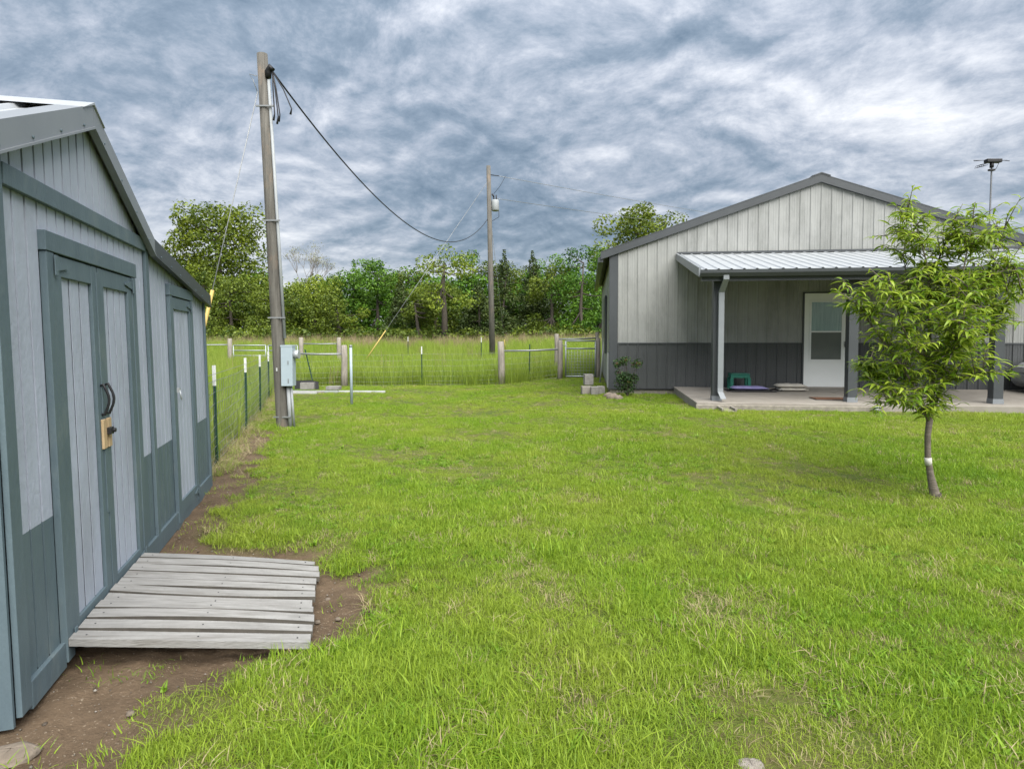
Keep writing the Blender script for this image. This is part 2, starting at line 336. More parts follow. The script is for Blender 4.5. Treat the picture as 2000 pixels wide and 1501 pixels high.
def leaf_door(x0, x1, z0, z1, hside, stile=.085):
    d = MB().box((x0 + .003, -.004, z0), (x1 - .003, .012, z1)).build('door', SHED_GAP, shed)
    boards(x0 + stile, x1 - stile, z0 + .12, lambda x: z1 - .10, -.008, d, 'door_board', split=0, pitch=.115, th=.003)
    for (a, c) in ((x0 + .004, x0 + stile), (x1 - stile, x1 - .004)): trim(a, c, z0, z1, 'stile', -.026, -.005, d)
    trim(x0 + stile + .002, x1 - stile - .002, z1 - .10, z1, 'rail', -.025, -.005, d); trim(x0 + stile + .002, x1 - stile - .002, z0, z0 + .12, 'rail', -.025, -.005, d)
    for zc in (z0 + .06, z1 - .05):
        xh = x0 if hside < 0 else x1
        MB().box((xh - .014, -.042, zc - .05), (xh + .014, -.036, zc + .045)).prism([(xh - hside * .01, zc - .028), (xh - hside * .15, zc - .006), (xh - hside * .15, zc + .006), (xh - hside * .01, zc + .028)], 'y', -.034, -.028).build('hinge', SHED_D, d)
    return d
d1 = leaf_door(.52, 1.09, .03, 1.93, -1); d2 = leaf_door(1.10, 1.72, .03, 1.93, 1); d3 = leaf_door(2.80, 3.50, .04, 1.88, 1, .04)
for d, xh, s_ in ((d1, 1.055, -1), (d2, 1.135, 1)):
    MB().tube([(xh, -.026, 1.27), (xh, -.04, 1.275)] + [(xh + 0 * s_, -.04 - .026 * math.sin(math.pi * k / 8), 1.27 - .16 * k / 8) for k in range(1, 8)] + [(xh, -.04, 1.105), (xh, -.026, 1.11)], .007, 8).build('handle', BLACK, d)
    MB().box((xh - .027, -.040, .915), (xh + .027, -.0265, 1.08)).build('latch_block', PINE, d, bevel=.003)
MB().box((1.075, -.062, .99), (1.125, -.0405, 1.03)).tube([(1.115, -.055, 1.01), (1.115, -.075, 1.01)], .013, 10).build('padlock', BLACK, d2, bevel=.003)
MB().box((2.83, -.045, 1.08), (2.87, -.026, 1.12)).tube([(2.85, -.045, 1.10), (2.85, -.055, 1.02)], .006).build('latch', GALV, d3)
MB().box((1.062, -.032, .55), (1.098, -.0265, 1.9)).build('astragal', SHED_D, d1)
# near side wall, far side and back
sw = MB().box((.02, .065, -.02), (.055, DEP, 2.28)).build('side_wall', SHED_D, shed)
for i in range(14): MB().box((-.003, .10 + i * .22, .0), (.018, .10 + i * .22 + .212, 2.27)).build('siding_board', SHED_D, shed)
MB().box((-.02, .002, -.03), (-.004, .09, 2.27)).build('corner_trim', SHED_D, shed)
MB().box((SHL - .03, .065, -.05), (SHL, DEP, 1.9)).build('side_wall', SHED_L, shed)
MB().prism([(0.06, 0), (SHL - .035, 0), (SHL - .035, ZE - .06), (KN, ZK - .06), (PK, ZP - .06), (0.06, Z0 - .06)], 'y', DEP - .04, DEP).build('rear_wall', SHED_L, shed)
# roof: ribbed sheets on the near slope, plain on the others, ridge cap and rake trims
def ribsheet(p0, p1, width_axis, w0, w1, name, mat, parent, pitch=.229, h=.02, th=.004):
    """p0,p1: (x,z) ends of the slope line; ribs run down the slope, repeated along y"""
    (xa, za), (xb, zb) = p0, p1; L = math.hypot(xb - xa, zb - za); nxn, nzn = -(zb - za) / L, (xb - xa) / L
    if nzn < 0: nxn, nzn = -nxn, -nzn
    prof = []; y = w0
    while y < w1 - .01:
        for dy, hh in ((0, 0), (.05, 0), (.065, h), (.09, h), (.105, 0)): prof.append((min(y + dy, w1), hh))
        y += pitch
    prof.append((w1, 0)); m = MB()
    for (ya, ha), (yb, hb) in zip(prof[:-1], prof[1:]):
        if yb - ya < 1e-5: continue
        m.face([(xa + nxn * ha, ya, za + nzn * ha), (xa + nxn * hb, yb, za + nzn * hb), (xb + nxn * hb, yb, zb + nzn * hb), (xb + nxn * ha, ya, zb + nzn * ha)])
    m.face([(xa - nxn * th, w0, za - nzn * th), (xb - nxn * th, w0, zb - nzn * th), (xb - nxn * th, w1, zb - nzn * th), (xa - nxn * th, w1, za - nzn * th)])
    return m.build(name, mat, parent)
sl = (ZP - Z0) / PK
for k in range(4): ribsheet((PK, ZP + .03), (-.16, Z0 + .03 - .16 * sl), 'y', -.05 + k * .83, -.05 + (k + 1) * .83 - .003, 'roof_panel', GALV, shed)
for k in range(4): ribsheet((PK, ZP + .03), (KN, ZK + .03), 'y', -.05 + k * .83, -.05 + (k + 1) * .83 - .003, 'roof_panel', GALV, shed)
for k in range(4): ribsheet((KN - .02, ZK + .028), (SHL + .10, ZE + .012), 'y', -.05 + k * .83, -.05 + (k + 1) * .83 - .003, 'roof_panel', GALV, shed)
MB().prism([(PK - .16, ZP + .062 - .16 * sl), (PK, ZP + .062), (PK + .16, ZP + .062 - .16 * (ZP - ZK) / (KN - PK)), (PK, ZP + .075)], 'y', -.07, DEP + .1).build('ridge_cap', GALV, shed)
def rake(p, q, name='rake_trim', h=.105, mat=GREY_TRIM):
    (xa, za), (xb, zb) = p, q
    r = MB().prism([(xa, za - h), (xb, zb - h), (xb, zb), (xa, za)], 'y', -.062, -.050).prism([(xa, za), (xb, zb), (xb, zb + .012), (xa, za + .012)], 'y', -.062, .06).prism([(xa, za - h - .012), (xb, zb - h - .012), (xb, zb - h - .0005), (xa, za - h - .0005)], 'y', -.07, -.03).build(name, mat, shed)
    L = math.hypot(xb - xa, zb - za)
    for k in range(int(L / .3)):
        f = (k + .5) / int(L / .3); MB().tube([(xa + (xb - xa) * f, -.062, za + (zb - za) * f - h + .02), (xa + (xb - xa) * f, -.068, za + (zb - za) * f - h + .02)], .007, 6).build('screw', SHED_D, r)
rake((-.18, Z0 + .05 - .18 * sl), (PK - .001, ZP + .05)); rake((PK + .001, ZP + .05), (KN, ZK + .045)); rake((KN + .001, ZK + .045), (SHL + .12, ZE + .03), mat=DARK_M)
# ------------------------------------------------------------------ wooden ramp at the double doors
rp = sh(1.12, .5); ramp = thing('wooden_ramp', 'weathered grey plank ramp leading up to the double shed doors', 'ramp', (rp[0], rp[1], 0), (0, 0, SHA))
RW0, RW1, OUT0, OUT1 = -.69, .58, -.47, .63     # along the shed, and outward (local -y is outward)
n = 11; pw = (RW1 - RW0) / n
for i in range(n):
    m = MB(); x0 = RW0 + i * pw; bow = random.uniform(-.014, .014) if i else -.022; gap0, gap1 = random.uniform(.013, .024), random.uniform(.014, .05)
    dz_ = random.uniform(-.007, .007); warp = random.uniform(-.010, .016); ns = 8; ext = random.uniform(-.02, .02); tl = random.uniform(-.004, .004)
    for k in range(ns):
        rows = []
        for kk in (k, k + 1):
            f = kk / ns; yy = OUT0 + (OUT1 + ext - OUT0) * f; z = .135 - .172 * f + warp * math.sin(math.pi * f) + dz_; b_ = bow * math.sin(math.pi * f)
            g = gap0 + (gap1 - gap0) * f; xa, xb = x0 + b_ + g * .5, x0 + pw + b_ - g * .5
            rows.append([(xa, -yy, z - .036), (xb, -yy, z - .036), (xb, -yy, z + tl), (xa, -yy, z - tl)])
        A_, B_ = rows
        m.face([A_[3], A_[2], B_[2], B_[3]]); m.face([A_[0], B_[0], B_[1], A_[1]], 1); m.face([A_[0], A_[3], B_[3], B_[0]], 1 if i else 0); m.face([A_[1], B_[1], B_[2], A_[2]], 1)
        if k == 0: m.face(A_)
        if k == ns - 1: m.face(B_[::-1])
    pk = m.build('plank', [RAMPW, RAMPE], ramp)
    for yy in (OUT0 + .06, OUT0 + .55, OUT1 - .08):
        f = (yy - OUT0) / (OUT1 - OUT0); zs = .135 - .172 * f + warp * math.sin(math.pi * f) + dz_; xs_ = x0 + pw * .5 + bow * math.sin(math.pi * f); MB().tube([(xs_, -yy, zs - .004), (xs_, -yy, zs + .0012)], .0045, 6).build('screw', BLACK, pk)
for x in (RW0 + .22, 0, RW1 - .15):
    MB().prism([(-OUT0 - .0, .0), (-OUT0 - .0, .088), (-OUT1 + .05, -.078), (-OUT1 + .05, -.10)], 'x', x - .02, x + .02).build('stringer', RAMPW, ramp)

# ------------------------------------------------------------------ steel building with porch
BA = -math.atan(.1245); barn = thing('steel_building', 'grey and white ribbed steel building with gabled front and covered porch', 'building', (2.343, 14.8, 0), (0, 0, BA))
BW, RX, BL = 9.40, 4.74, 9.0
FL = .42; WT = 1.44; EV = 3.56; RG = 5.16
def bz(x): return EV + (RG - EV) * x / RX if x < RX else RG - (RG - EV) * (x - RX) / (BW - RX)
MB().prism([(.01, .36), (BW - .01, .36), (BW - .01, EV - .04), (RX, RG - .04), (.01, EV - .04)], 'y', .004, .12).build('front_wall', WALL_D, barn)
MB().box((.005, .121, .36), (.12, BL, EV - .04)).build('side_wall', WALL_L, barn); MB().box((BW - .12, .121, .36), (BW - .005, BL, EV - .04)).build('side_wall', WALL_L, barn)
MB().prism([(.12, .36), (BW - .12, .36), (BW - .12, EV - .04), (RX, RG - .04), (.12, EV - .04)], 'y', BL - .1, BL - .001).build('rear_wall', WALL_L, barn)
MB().box((.03, .02, -.2), (BW - .03, BL - .03, .358)).build('foundation', CONC_R, barn)
DX0, DX1 = 4.45, 5.41                                    # door opening
pp = .2286; k = 0; x = .19
def panel(x0, x1, zb, zt, mat):
    m = MB(); pts = [(x0, 0), (x0 + .010, -.015), (x0 + .034, -.015), (x0 + .046, 0), (x0 + .112, 0), (x0 + .118, -.003), (x0 + .128, -.003), (x0 + .134, 0), (x0 + .168, 0), (x0 + .174, -.003), (x0 + .184, -.003), (x0 + .19, 0), (x1, 0)]
    pts = [p for p in pts if p[0] < x1] + [(x1, 0)] if pts[-2][0] >= x1 else pts
    for (a, ya), (c, yc) in zip(pts[:-1], pts[1:]):
        m.face([(a, ya, zb), (c, yc, zb), (c, yc, zt(c)), (a, ya, zt(a))])
    m.build('wall_panel', mat, barn)
while x < BW - .25:
    x1 = min(x + pp, BW - .2); mid = (x + x1) / 2
    if DX0 - .02 < mid < DX1 + .02: panel(x, x1, 2.60, lambda q: bz(q) - .03, WALL_L)
    else:
        panel(x, x1, WT + .02, lambda q: bz(q) - .015, WALL_L); panel(x, x1, .37, lambda q: WT, WALL_D)
    x = x1
for a, c in ((.19, DX0 - .04), (DX1 + .04, BW - .2)): MB().box((a, -.024, WT - .004), (c, .002, WT + .024)).build('wainscot_trim', DARK_M, barn)
MB().box((.0, -.026, .35), (.19, .0, EV + .02)).box((-.012, -.026, .35), (.004, .17, EV - .03)).build('corner_trim', DARK_M, barn)
MB().box((BW - .2, -.026, .35), (BW, .0, EV + .02)).box((BW - .004, -.026, .35), (BW + .012, .17, EV - .03)).build('corner_trim', DARK_M, barn)
MB().box((.19, -.022, .345), (BW - .2, .003, .37)).build('base_trim', BLACK, barn)
for xs, sg in ((0, 1), (BW, -1)):
    p0 = (xs - sg * .22, EV - .22 * (RG - EV) / RX); p1 = (RX, RG)
    MB().prism([(p0[0], p0[1] - .02), (p1[0], p1[1] - .02), (p1[0], p1[1] + .13), (p0[0], p0[1] + .13)], 'y', -.075, -.045).prism([(p0[0], p0[1] + .131), (p1[0], p1[1] + .131), (p1[0], p1[1] + .15), (p0[0], p0[1] + .15)], 'y', -.08, .1).prism([(p0[0], p0[1] - .04), (p1[0], p1[1] - .04), (p1[0], p1[1] - .021), (p0[0], p0[1] - .021)], 'y', -.085, .0).build('rake_trim', DARK_M, barn)
    MB().prism([(p0[0], p0[1] + .02), (p1[0], p1[1] + .02), (p1[0], p1[1] + .12), (p0[0], p0[1] + .12)], 'y', -.044, BL + .1).build('roof', DARK_M, barn)
    MB().box((xs - sg * .22 - .06, -.04, p0[1] - .10), (xs - sg * .22 + .06, BL + .1, p0[1] + .02)).build('eave_gutter', DARK_M, barn)
MB().prism([(RX - .2, RG + .09), (RX, RG + .155), (RX + .2, RG + .09), (RX + .2, RG + .11), (RX, RG + .18), (RX - .2, RG + .11)], 'y', -.09, BL + .12).build('ridge_cap', DARK_M, barn)
MB().box((-.05, 2.2, 1.15), (-.006, 3.9, 2.75)).build('side_window', DARK_M, barn); MB().box((-.035, .25, .36), (-.006, .75, 1.2)).build('side_panel', WHITE, barn)
# porch: slab, posts, beam, roof sheets, gutter, downspout
PX0, PX1, PQ = 1.58, 9.15, 3.1
SL0, SL1 = .42, .365
m = MB(); v = [(1.52, -.03), (9.35, -.03), (9.35, -3.15), (1.52, -3.15)]
m.prism([(-.03, -.1), (-3.15, -.1), (-3.15, SL1), (-.03, SL0)], 'x', 1.52, 4.72); m.build('porch_slab', [CONC], barn, bevel=.012)
MB().prism([(-.03, -.1), (-3.15, -.1), (-3.15, SL1), (-.03, SL0)], 'x', 4.728, 9.4).build('porch_slab', CONC, barn, bevel=.012)
MB().box((1.50, -3.20, -.1), (4.9, -3.152, SL1 - .035)).build('slab_edge', CONC_R, barn, bevel=.015)
def proof_z(q): return 3.52 - (3.52 - 2.83) * q / PQ       # q: distance out from the wall
sr = (3.52 - 2.83) / PQ
x = PX0
while x < PX1 - .05:
    x1 = min(x + .914, PX1); m = MB(); prof = []; xx = x
    while xx < x1 - .02:
        for dx, hh in ((0, 0), (.05, 0), (.068, .019), (.092, .019), (.11, 0)): prof.append((min(xx + dx, x1), hh))
        xx += .2286
    prof.append((x1 - .002, 0))
    for (a, ha), (c, hc) in zip(prof[:-1], prof[1:]):
        if c - a > 1e-4: m.face([(a, -.03, proof_z(.03) + .02 + ha), (c, -.03, proof_z(.03) + .02 + hc), (c, -PQ - .06, proof_z(PQ + .06) + .02 + hc), (a, -PQ - .06, proof_z(PQ + .06) + .02 + ha)])
    m.build('porch_roof_panel', GALV, barn); x = x1
MB().prism([(-.03, proof_z(.03) - .012), (-PQ, proof_z(PQ) - .012), (-PQ, proof_z(PQ) + .014), (-.03, proof_z(.03) + .014)], 'x', PX0 + .02, PX1 - .02).build('porch_roof_deck', DARK_M, barn)
for xs in (PX0 - .045, PX1): MB().prism([(-.03, proof_z(.03) - .10), (-PQ - .02, proof_z(PQ) - .12), (-PQ - .02, proof_z(PQ) + .05), (-.03, proof_z(.03) + .055)], 'x', xs, xs + .045).build('porch_rake_trim', GREY_TRIM if xs < 3 else DARK_M, barn)
MB().box((PX0 + .01, -PQ + .015, proof_z(PQ) - .20), (PX1 - .01, -PQ + .05, proof_z(PQ) - .015)).build('porch_fascia', DARK_M, barn)
MB().box((PX0 + .2, -2.84, proof_z(2.75) - .24), (PX1 - .1, -2.66, proof_z(2.75) - .03)).build('porch_beam', DARK_M, barn)
MB().prism([(-PQ - .13, proof_z(PQ) + .0), (-PQ - .125, proof_z(PQ) - .06), (-PQ - .08, proof_z(PQ) - .125), (-PQ + .014, proof_z(PQ) - .125), (-PQ + .014, proof_z(PQ) - .09), (-PQ - .06, proof_z(PQ) - .09), (-PQ - .105, proof_z(PQ) - .03), (-PQ - .11, proof_z(PQ) + .0)], 'x', PX0 - .03, PX1 + .03).build('porch_gutter', DARK_M, barn)
MB().box((PX0, -.045, proof_z(0) + .03), (PX1, -.02, proof_z(0) + .075)).build('roof_flashing', DARK_M, barn)
for s_ in (1.95, 4.40, 6.90):
    pz = SL0 - (SL0 - SL1) * 2.75 / 3.15
    p_ = MB().box((s_ - .085, -2.835, pz), (s_ + .085, -2.665, proof_z(2.75) - .241)).build('porch_post', DARK_M, barn, bevel=.006)
    MB().box((s_ - .092, -2.842, pz), (s_ + .092, -2.658, pz + .09)).build('post_bracket', GREY_TRIM, p_)
GY = -PQ - .06; gzv = proof_z(PQ)
def tubebox(path, hw, hd):
    m = MB(); P_ = [Vector(p) for p in path]
    rings = [[(p.x - hw, p.y - hd, p.z), (p.x + hw, p.y - hd, p.z), (p.x + hw, p.y + hd, p.z), (p.x - hw, p.y + hd, p.z)] for p in P_]
    for A_, B_ in zip(rings[:-1], rings[1:]):
        for k in range(4): m.face([A_[k], A_[(k + 1) % 4], B_[(k + 1) % 4], B_[k]])
    m.face(rings[0]); m.face(rings[-1][::-1]); return m
tubebox([(2.02, GY, gzv - .10), (2.02, GY, gzv - .18), (1.99, -2.92, gzv - .40), (1.99, -2.92, .62), (1.99, -2.93, .55), (2.02, -3.06, .43)], .05, .04).build('downspout', GREY_TRIM, barn, bevel=.006)
# storm door
door = MB().box((DX0, -.03, FL + .01), (DX1, .003, 2.60)).build('door', DOORW, barn)
MB().box((DX0 - .035, -.034, FL), (DX0 - .001, .0, 2.63)).box((DX1 + .001, -.034, FL), (DX1 + .035, .0, 2.63)).box((DX0 - .035, -.034, 2.601), (DX1 + .035, .0, 2.63)).build('door_frame', DARK_M, door)
dz0, dz1, dzm = 1.08, 2.40, 1.72; wx0, wx1 = DX0 + .15, DX1 - .15
MB().box((wx0 - .035, -.048, dz0 - .035), (wx0, -.031, dz1 + .035)).box((wx1, -.048, dz0 - .035), (wx1 + .035, -.031, dz1 + .035)).box((wx0, -.048, dz1), (wx1, -.031, dz1 + .035)).box((wx0, -.048, dz0 - .035), (wx1, -.031, dz0)).box((wx0, -.05, dzm - .015), (wx1, -.031, dzm + .015)).build('window_frame', DOORW, door)
MB().box((wx0 + .002, -.0345, dzm + .016), (wx1 - .002, -.031, dz1 - .002)).build('curtain', CURT, door)
MB().box((wx0 + .002, -.0345, dz0 + .002), (wx1 - .002, -.031, dzm - .016)).box((wx0 + .03, -.0362, 1.40), (wx1 - .06, -.0347, 1.42)).build('insect_screen', SCREEN, door)
MB().box((wx0, -.043, dzm + .016), (wx1, -.041, dz1)).build('upper_pane', GLASS, door)
MB().box((DX1 - .085, -.075, 1.36), (DX1 - .06, -.055, 1.50)).box((DX1 - .085, -.056, 1.40), (DX1 - .06, -.03, 1.42)).build('handle', BLACK, door, bevel=.004)
MB().box((DX0 - .02, -.12, FL - .005), (DX1 + .02, -.036, FL + .03)).build('threshold', CONC, door)
BM = Matrix.Translation((2.343, 14.8, 0)) @ Matrix.Rotation(BA, 4, 'Z')
def bw(x, y, z): return BM @ Vector((x, y, z))
def bt(name, label, cat, x, y, z, group=None, rz=0): return thing(name, label, cat, bw(x, y, z), (0, 0, BA + rz), group)
def slabz(y): return SL0 + (SL0 - SL1) * y / 3.15
# ---- things on the porch
st = bt('plastic_stool', 'dark green plastic step stool against the charcoal wall', 'stool', 2.92, -.42, slabz(-.42))
m = MB(); m.prism([(-.21, -.16), (.21, -.16), (.21, .16), (-.21, .16)], 'z', .33, .36); m.build('seat', GREENP, st, bevel=.012)
MB().box((-.205, -.155, .26), (.205, -.135, .329)).box((-.205, .135, .26), (.205, .155, .329)).box((-.205, -.135, .26), (-.185, .135, .329)).box((.185, -.135, .26), (.205, .135, .329)).build('apron', GREENP, st)
for sx in (-1, 1):
    for sy in (-1, 1):
        MB().prism([(sx * .19 - .035, sy * .14 - .03), (sx * .19 + .035, sy * .14 - .03), (sx * .19 + .035, sy * .14 + .03), (sx * .19 - .035, sy * .14 + .03)], 'z', 0, .26, M=Matrix.Shear('XY', 4, (-sx * .12, 0)) if False else None).build('leg', GREENP, st, bevel=.006)
def cushion(name, label, x, y, z, w, d, h, mat, rz=0):
    o = bt(name, label, 'cushion', x, y, z, 'seat cushions lying on the porch', rz)
    n = 10; V = []; F = []
    for side in (1, -1):
        for i in range(n + 1):
            for j in range(n + 1):
                u, v = i / n * 2 - 1, j / n * 2 - 1; e = max(0, (1 - u ** 6) * (1 - v ** 6)); V.append((u * w / 2 * (1 + .03 * math.sin(7 * v)), v * d / 2, h / 2 + side * h / 2 * e ** .5 + .006 * math.sin(9 * u + 5 * v) * e))
    for s_ in range(2):
        for i in range(n):
            for j in range(n):
                a = s_ * (n + 1) ** 2 + i * (n + 1) + j; q = [a, a + n + 1, a + n + 2, a + 1]; F.append(q if s_ == 0 else q[::-1])
    link('cover', npmesh('cover', V, F, mat, smooth=True), o)
    MB().tube([(-w / 2, -d / 2, h / 2), (w / 2, -d / 2, h / 2)], .006, 6).build('seam', mat, o)
fc = bt('folded_chair_frame', 'black folded chair frame lying flat under the lavender cushion', 'chair', 3.05, -.95, slabz(-.95))
for yy in (-.22, .22): MB().tube([(-.55, yy, .03), (-.45, yy, .015), (.45, yy, .015), (.6, yy, .05)], .013, 8).build('side_rail', BLACK, fc)
for xx in (-.5, -.1, .4): MB().tube([(xx, -.22, .02), (xx, .22, .02)], .011, 8).build('cross_bar', BLACK, fc)
MB().box((-.42, -.2, .03), (.35, .2, .038)).build('sling', BLACK, fc)
cushion('seat_cushion', 'lavender cushion on the black folded chair frame', 3.0, -.95, slabz(-.95) + .04, .75, .42, .075, PURP)
cushion('seat_cushion', 'cream cushion, lower of the two stacked near the door', 3.95, -.75, slabz(-.75) + .002, .60, .42, .07, CREAM, .03)
cushion('seat_cushion', 'cream cushion, upper of the two stacked near the door', 3.93, -.74, slabz(-.75) + .073, .62, .42, .085, CREAM, -.05)
dmt = bt('doormat', 'brown rectangular doormat on the porch slab before the white door', 'doormat', 4.25, -2.3, slabz(-2.3))
MB().prism([(-.37, -.2), (.37, -.2), (.37, .2), (-.37, .2)], 'z', .003, .018).build('pile', MATB, dmt, bevel=.004); MB().box((-.385, -.215, .001), (.385, .215, .008)).build('edging', BLACK, dmt)
rr = bt('iron_rod', 'thin rusty iron rod standing at the edge of the porch behind the sapling', 'rod', 7.9, -1.2, slabz(-1.2)); MB().tube([(0, 0, 0), (.01, 0, 1.35)], .016, 8).build('shaft', RUST, rr); MB().box((-.02, -.02, .45), (.02, .02, .62)).build('band', WHITE, rr)
pc = bt('plumbing_cleanout', 'small white plumbing cleanout in gravel at the slab edge', 'pipe', 4.62, -3.32, gz(6.4, 11)); MB().tube([(0, 0, 0), (0, 0, .09)], .05, 14).build('pipe', WHITE, pc); MB().tube([(0, 0, .085), (0, 0, .11)], .062, 14).build('lid', WHITE, pc)
sb = bt('splash_block', 'pale concrete splash block in grass below the downspout', 'block', 2.02, -3.36, gz(4, 11.3) + .0); MB().box((-.13, -.24, -.02), (.13, .2, .035)).build('base', CONC, sb, bevel=.008)
for sx in (-1, 1): MB().box((sx * .115 - .02, -.24, .036), (sx * .115 + .02, .2, .08)).build('side_lip', CONC, sb, bevel=.006)
# ---- antenna mast beside the building
q = at(1931, 460, 15.7); an = thing('television_antenna', 'black television antenna on a tall thin mast beyond the roof', 'antenna', (q.x, q.y, gz(q.x, q.y)))
zt = at(1931, 318, 15.7).z - gz(q.x, q.y)
MB().tube([(0, 0, 0), (.02, 0, zt)], [.024, .018], 8).build('mast', DARK_M, an)
MB().box((-.14, -.07, zt), (.24, .07, zt + .09)).build('housing', BLACK, an, bevel=.015); MB().tube([(.02, 0, zt - .12), (.02, 0, zt)], .045, 8).build('rotor', BLACK, an); MB().box((-.05, -.04, zt - .2), (.09, .04, zt - .16)).build('clamp', BLACK, an)
for sx in (-1, 1): MB().tube([(sx * .1, -.03, zt + .06), (sx * .42, -.06, zt + .03), (sx * .44, -.02, zt + .035), (sx * .42, .03, zt + .07), (sx * .1, .04, zt + .07)], .006, 6).build('whip', BLACK, an)
for k in range(5): MB().tube([(-.12 - k * .05, -.09, zt - .02 - k * .012), (-.12 - k * .05, .09, zt - .02 - k * .012), (-.14 - k * .05, .09, zt - .07 - k * .012), (-.14 - k * .05, -.09, zt - .07 - k * .012)], .005, 5).build('director', BLACK, an)
MB().tube([(.2, 0, zt), (.14, 0, zt - .14), (.05, 0, zt - .2)], .006, 5).build('brace', BLACK, an)
# ---- car nose at the right edge
cq = Vector((10.98, 12.75, 0)); cq.z = gz(cq.x, cq.y)
car = thing('parked_car', 'silver car whose nose just shows at the right edge', 'car', cq, (0, 0, R(-6)))
prof = [(-.02, .35), (.0, .62), (.12, .78), (.5, .88), (1.15, .98), (1.75, 1.40), (2.1, 1.46), (3.1, 1.44), (3.75, 1.02), (4.3, .96), (4.42, .6), (4.38, .3), (.1, .25)]
o = MB().prism(prof, 'y', -.85, .85).build('body', SILV, car, bevel=.06)
MB().prism([(1.26, 1.02), (1.78, 1.37), (2.1, 1.42), (3.05, 1.40), (3.6, 1.03)], 'y', -.853, .853).build('side_window', CARGL, car); MB().prism([(1.17, 1.0), (1.72, 1.385), (1.735, 1.40), (1.15, 1.005)], 'y', -.7, .7).build('windscreen', CARGL, car)
for sy in (-1, 1):
    MB().box((-.012, sy * .62 - .2, .58), (.18, sy * .62 + .2, .72)).build('headlight', LAMPC, car, bevel=.03)
    for xw in (.85, 3.5):
        wl = MB().tube([(xw, sy * .68, .31), (xw, sy * .88, .31)], .31, 20).build('wheel', BLACK, car); MB().tube([(xw, sy * .8, .31), (xw, sy * .89, .31)], .19, 16).build('rim', GALV, wl)
MB().box((-.06, -.8, .38), (.05, .8, .56)).build('bumper', SILV, car, bevel=.03); MB().box((-.035, -.4, .62), (.1, .4, .72)).build('grille', BLACK, car)

# ------------------------------------------------------------------ utility pole with meter
pb = gp(553, 834); PT = at(512, 106, pb.y - .1)
up1 = thing('utility_pole', 'leaning weathered utility pole with grey meter box beside the wire fence', 'pole', pb)
def pol(f): return (PT - pb) * f
MB().tube([pol(0) - Vector((0, 0, .3)), pol(0), pol(.3), pol(.6), pol(1)], [.115, .112, .105, .096, .088], 18, jag=.012).build('shaft', POLE, up1)
def side(f, ox, oy=-.05): q = pol(f); return Vector((q.x + ox, q.y + oy, q.z))
cond = MB().tube([side(.245, .135), side(.5, .125), side(.93, .105)], .026, 10).build('upper_conduit', COND, up1)
MB().tube([side(.0, .15) - Vector((0, 0, .05)), side(.12, .15)], .034, 10).build('lower_conduit', COND, up1); MB().tube([side(.0, .215), side(.12, .20)], .02, 10).build('ground_conduit', COND, up1)
for f in (.03, .30, .56, .86): MB().box((-.15, -.012, -.012), (.15, .012, .012), M=Matrix.Translation(side(f, .03, -.095))).build('strap', STEEL, up1)
mb0 = side(.115, .165, -.07); mb1 = side(.225, .16, -.07); hh = mb1.z - mb0.z
bx_ = MB().box((-.10, -.09, 0), (.10, .09, hh), M=Matrix.Translation(mb0)).build('meter_box', BOXM, up1, bevel=.008)
MB().box((-.104, -.094, hh - .02), (.104, .094, hh + .008), M=Matrix.Translation(mb0)).build('box_lid', BOXM, bx_); MB().box((.02, -.098, .06), (.035, -.09, .13), M=Matrix.Translation(mb0)).box((.02, -.098, .38), (.035, -.09, .44), M=Matrix.Translation(mb0)).build('latch', STEEL, bx_)
MB().tube([mb0 + Vector((.10, 0, hh * .78)), mb0 + Vector((.19, 0, hh * .78))], .075, 16).build('meter_glass', GALV, bx_)
MB().box((-.012, -.008, -.03), (.012, .004, .03), M=Matrix.Translation(side(.16, -.01, -.115))).build('pole_tag', WHITE, up1)
wh = side(.935, .10); MB().tube([wh, wh + Vector((0, 0, .1)), wh + Vector((.05, -.02, .17)), wh + Vector((.09, -.02, .12))], [.05, .06, .055, .04], 10).build('weatherhead', BLACK, up1)
for k, (dx, dz) in enumerate(((.05, -.72), (.11, -.78), (.14, -.74), (.34, -.62))):
    MB().tube([wh + Vector((.08, -.02, .1)), wh + Vector((.06 + dx * .6, -.03, -.2)), wh + Vector((dx + .06, -.03, dz * .85)), wh + Vector((dx + .04, -.03, dz))], [.011, .011, .011, .02], 6).build('drip_loop', BLACK, up1)
MB().tube([side(.94, -.09), side(.945, -.22), side(.93, -.16), side(.90, -.10)], .007, 6).build('guy_hook', STEEL, up1)
g0 = pb + side(.90, -.09); g1 = gx(352, pb.y + .35)
gw = thing('guy_wire', 'guy wire with yellow guard running down behind the shed corner', 'guy wire', g1)
MB().tube([g0 - g1, Vector((0, 0, 0))], .008, 6).build('strand', STEEL, gw); MB().tube([(g0 - g1) * .42, (g0 - g1) * .02], .032, 8).build('guard', YEL, gw)
# ---- far pole with transformer
fb = gx(962, 33); ft = at(954, 324, 33)
up2 = thing('utility_pole', 'distant utility pole with grey transformer standing in the pasture', 'pole', fb)
def pl2(f, ox=0, oy=0): q = (ft - fb) * f; return Vector((q.x + ox, q.y + oy, q.z))
MB().tube([pl2(0), pl2(.4), pl2(1)], [.16, .145, .11], 14, jag=.01).build('shaft', POLE, up2)
tr_ = MB().tube([pl2(.775, .32), pl2(.78, .32), pl2(.825, .32), pl2(.83, .32)], [.17, .2, .2, .17], 14).build('transformer', COND, up2)
MB().box((.0, -.04, -.04), (.3, .04, .04), M=Matrix.Translation(pl2(.80))).build('bracket', STEEL, up2)
for ox in (.25, .38): MB().tube([pl2(.83, ox), pl2(.855, ox)], .03, 8).build('bushing', BLACK, tr_)
MB().tube([pl2(.86, .16), pl2(.845, .26)], .04, 8).build('cutout', BLACK, up2)
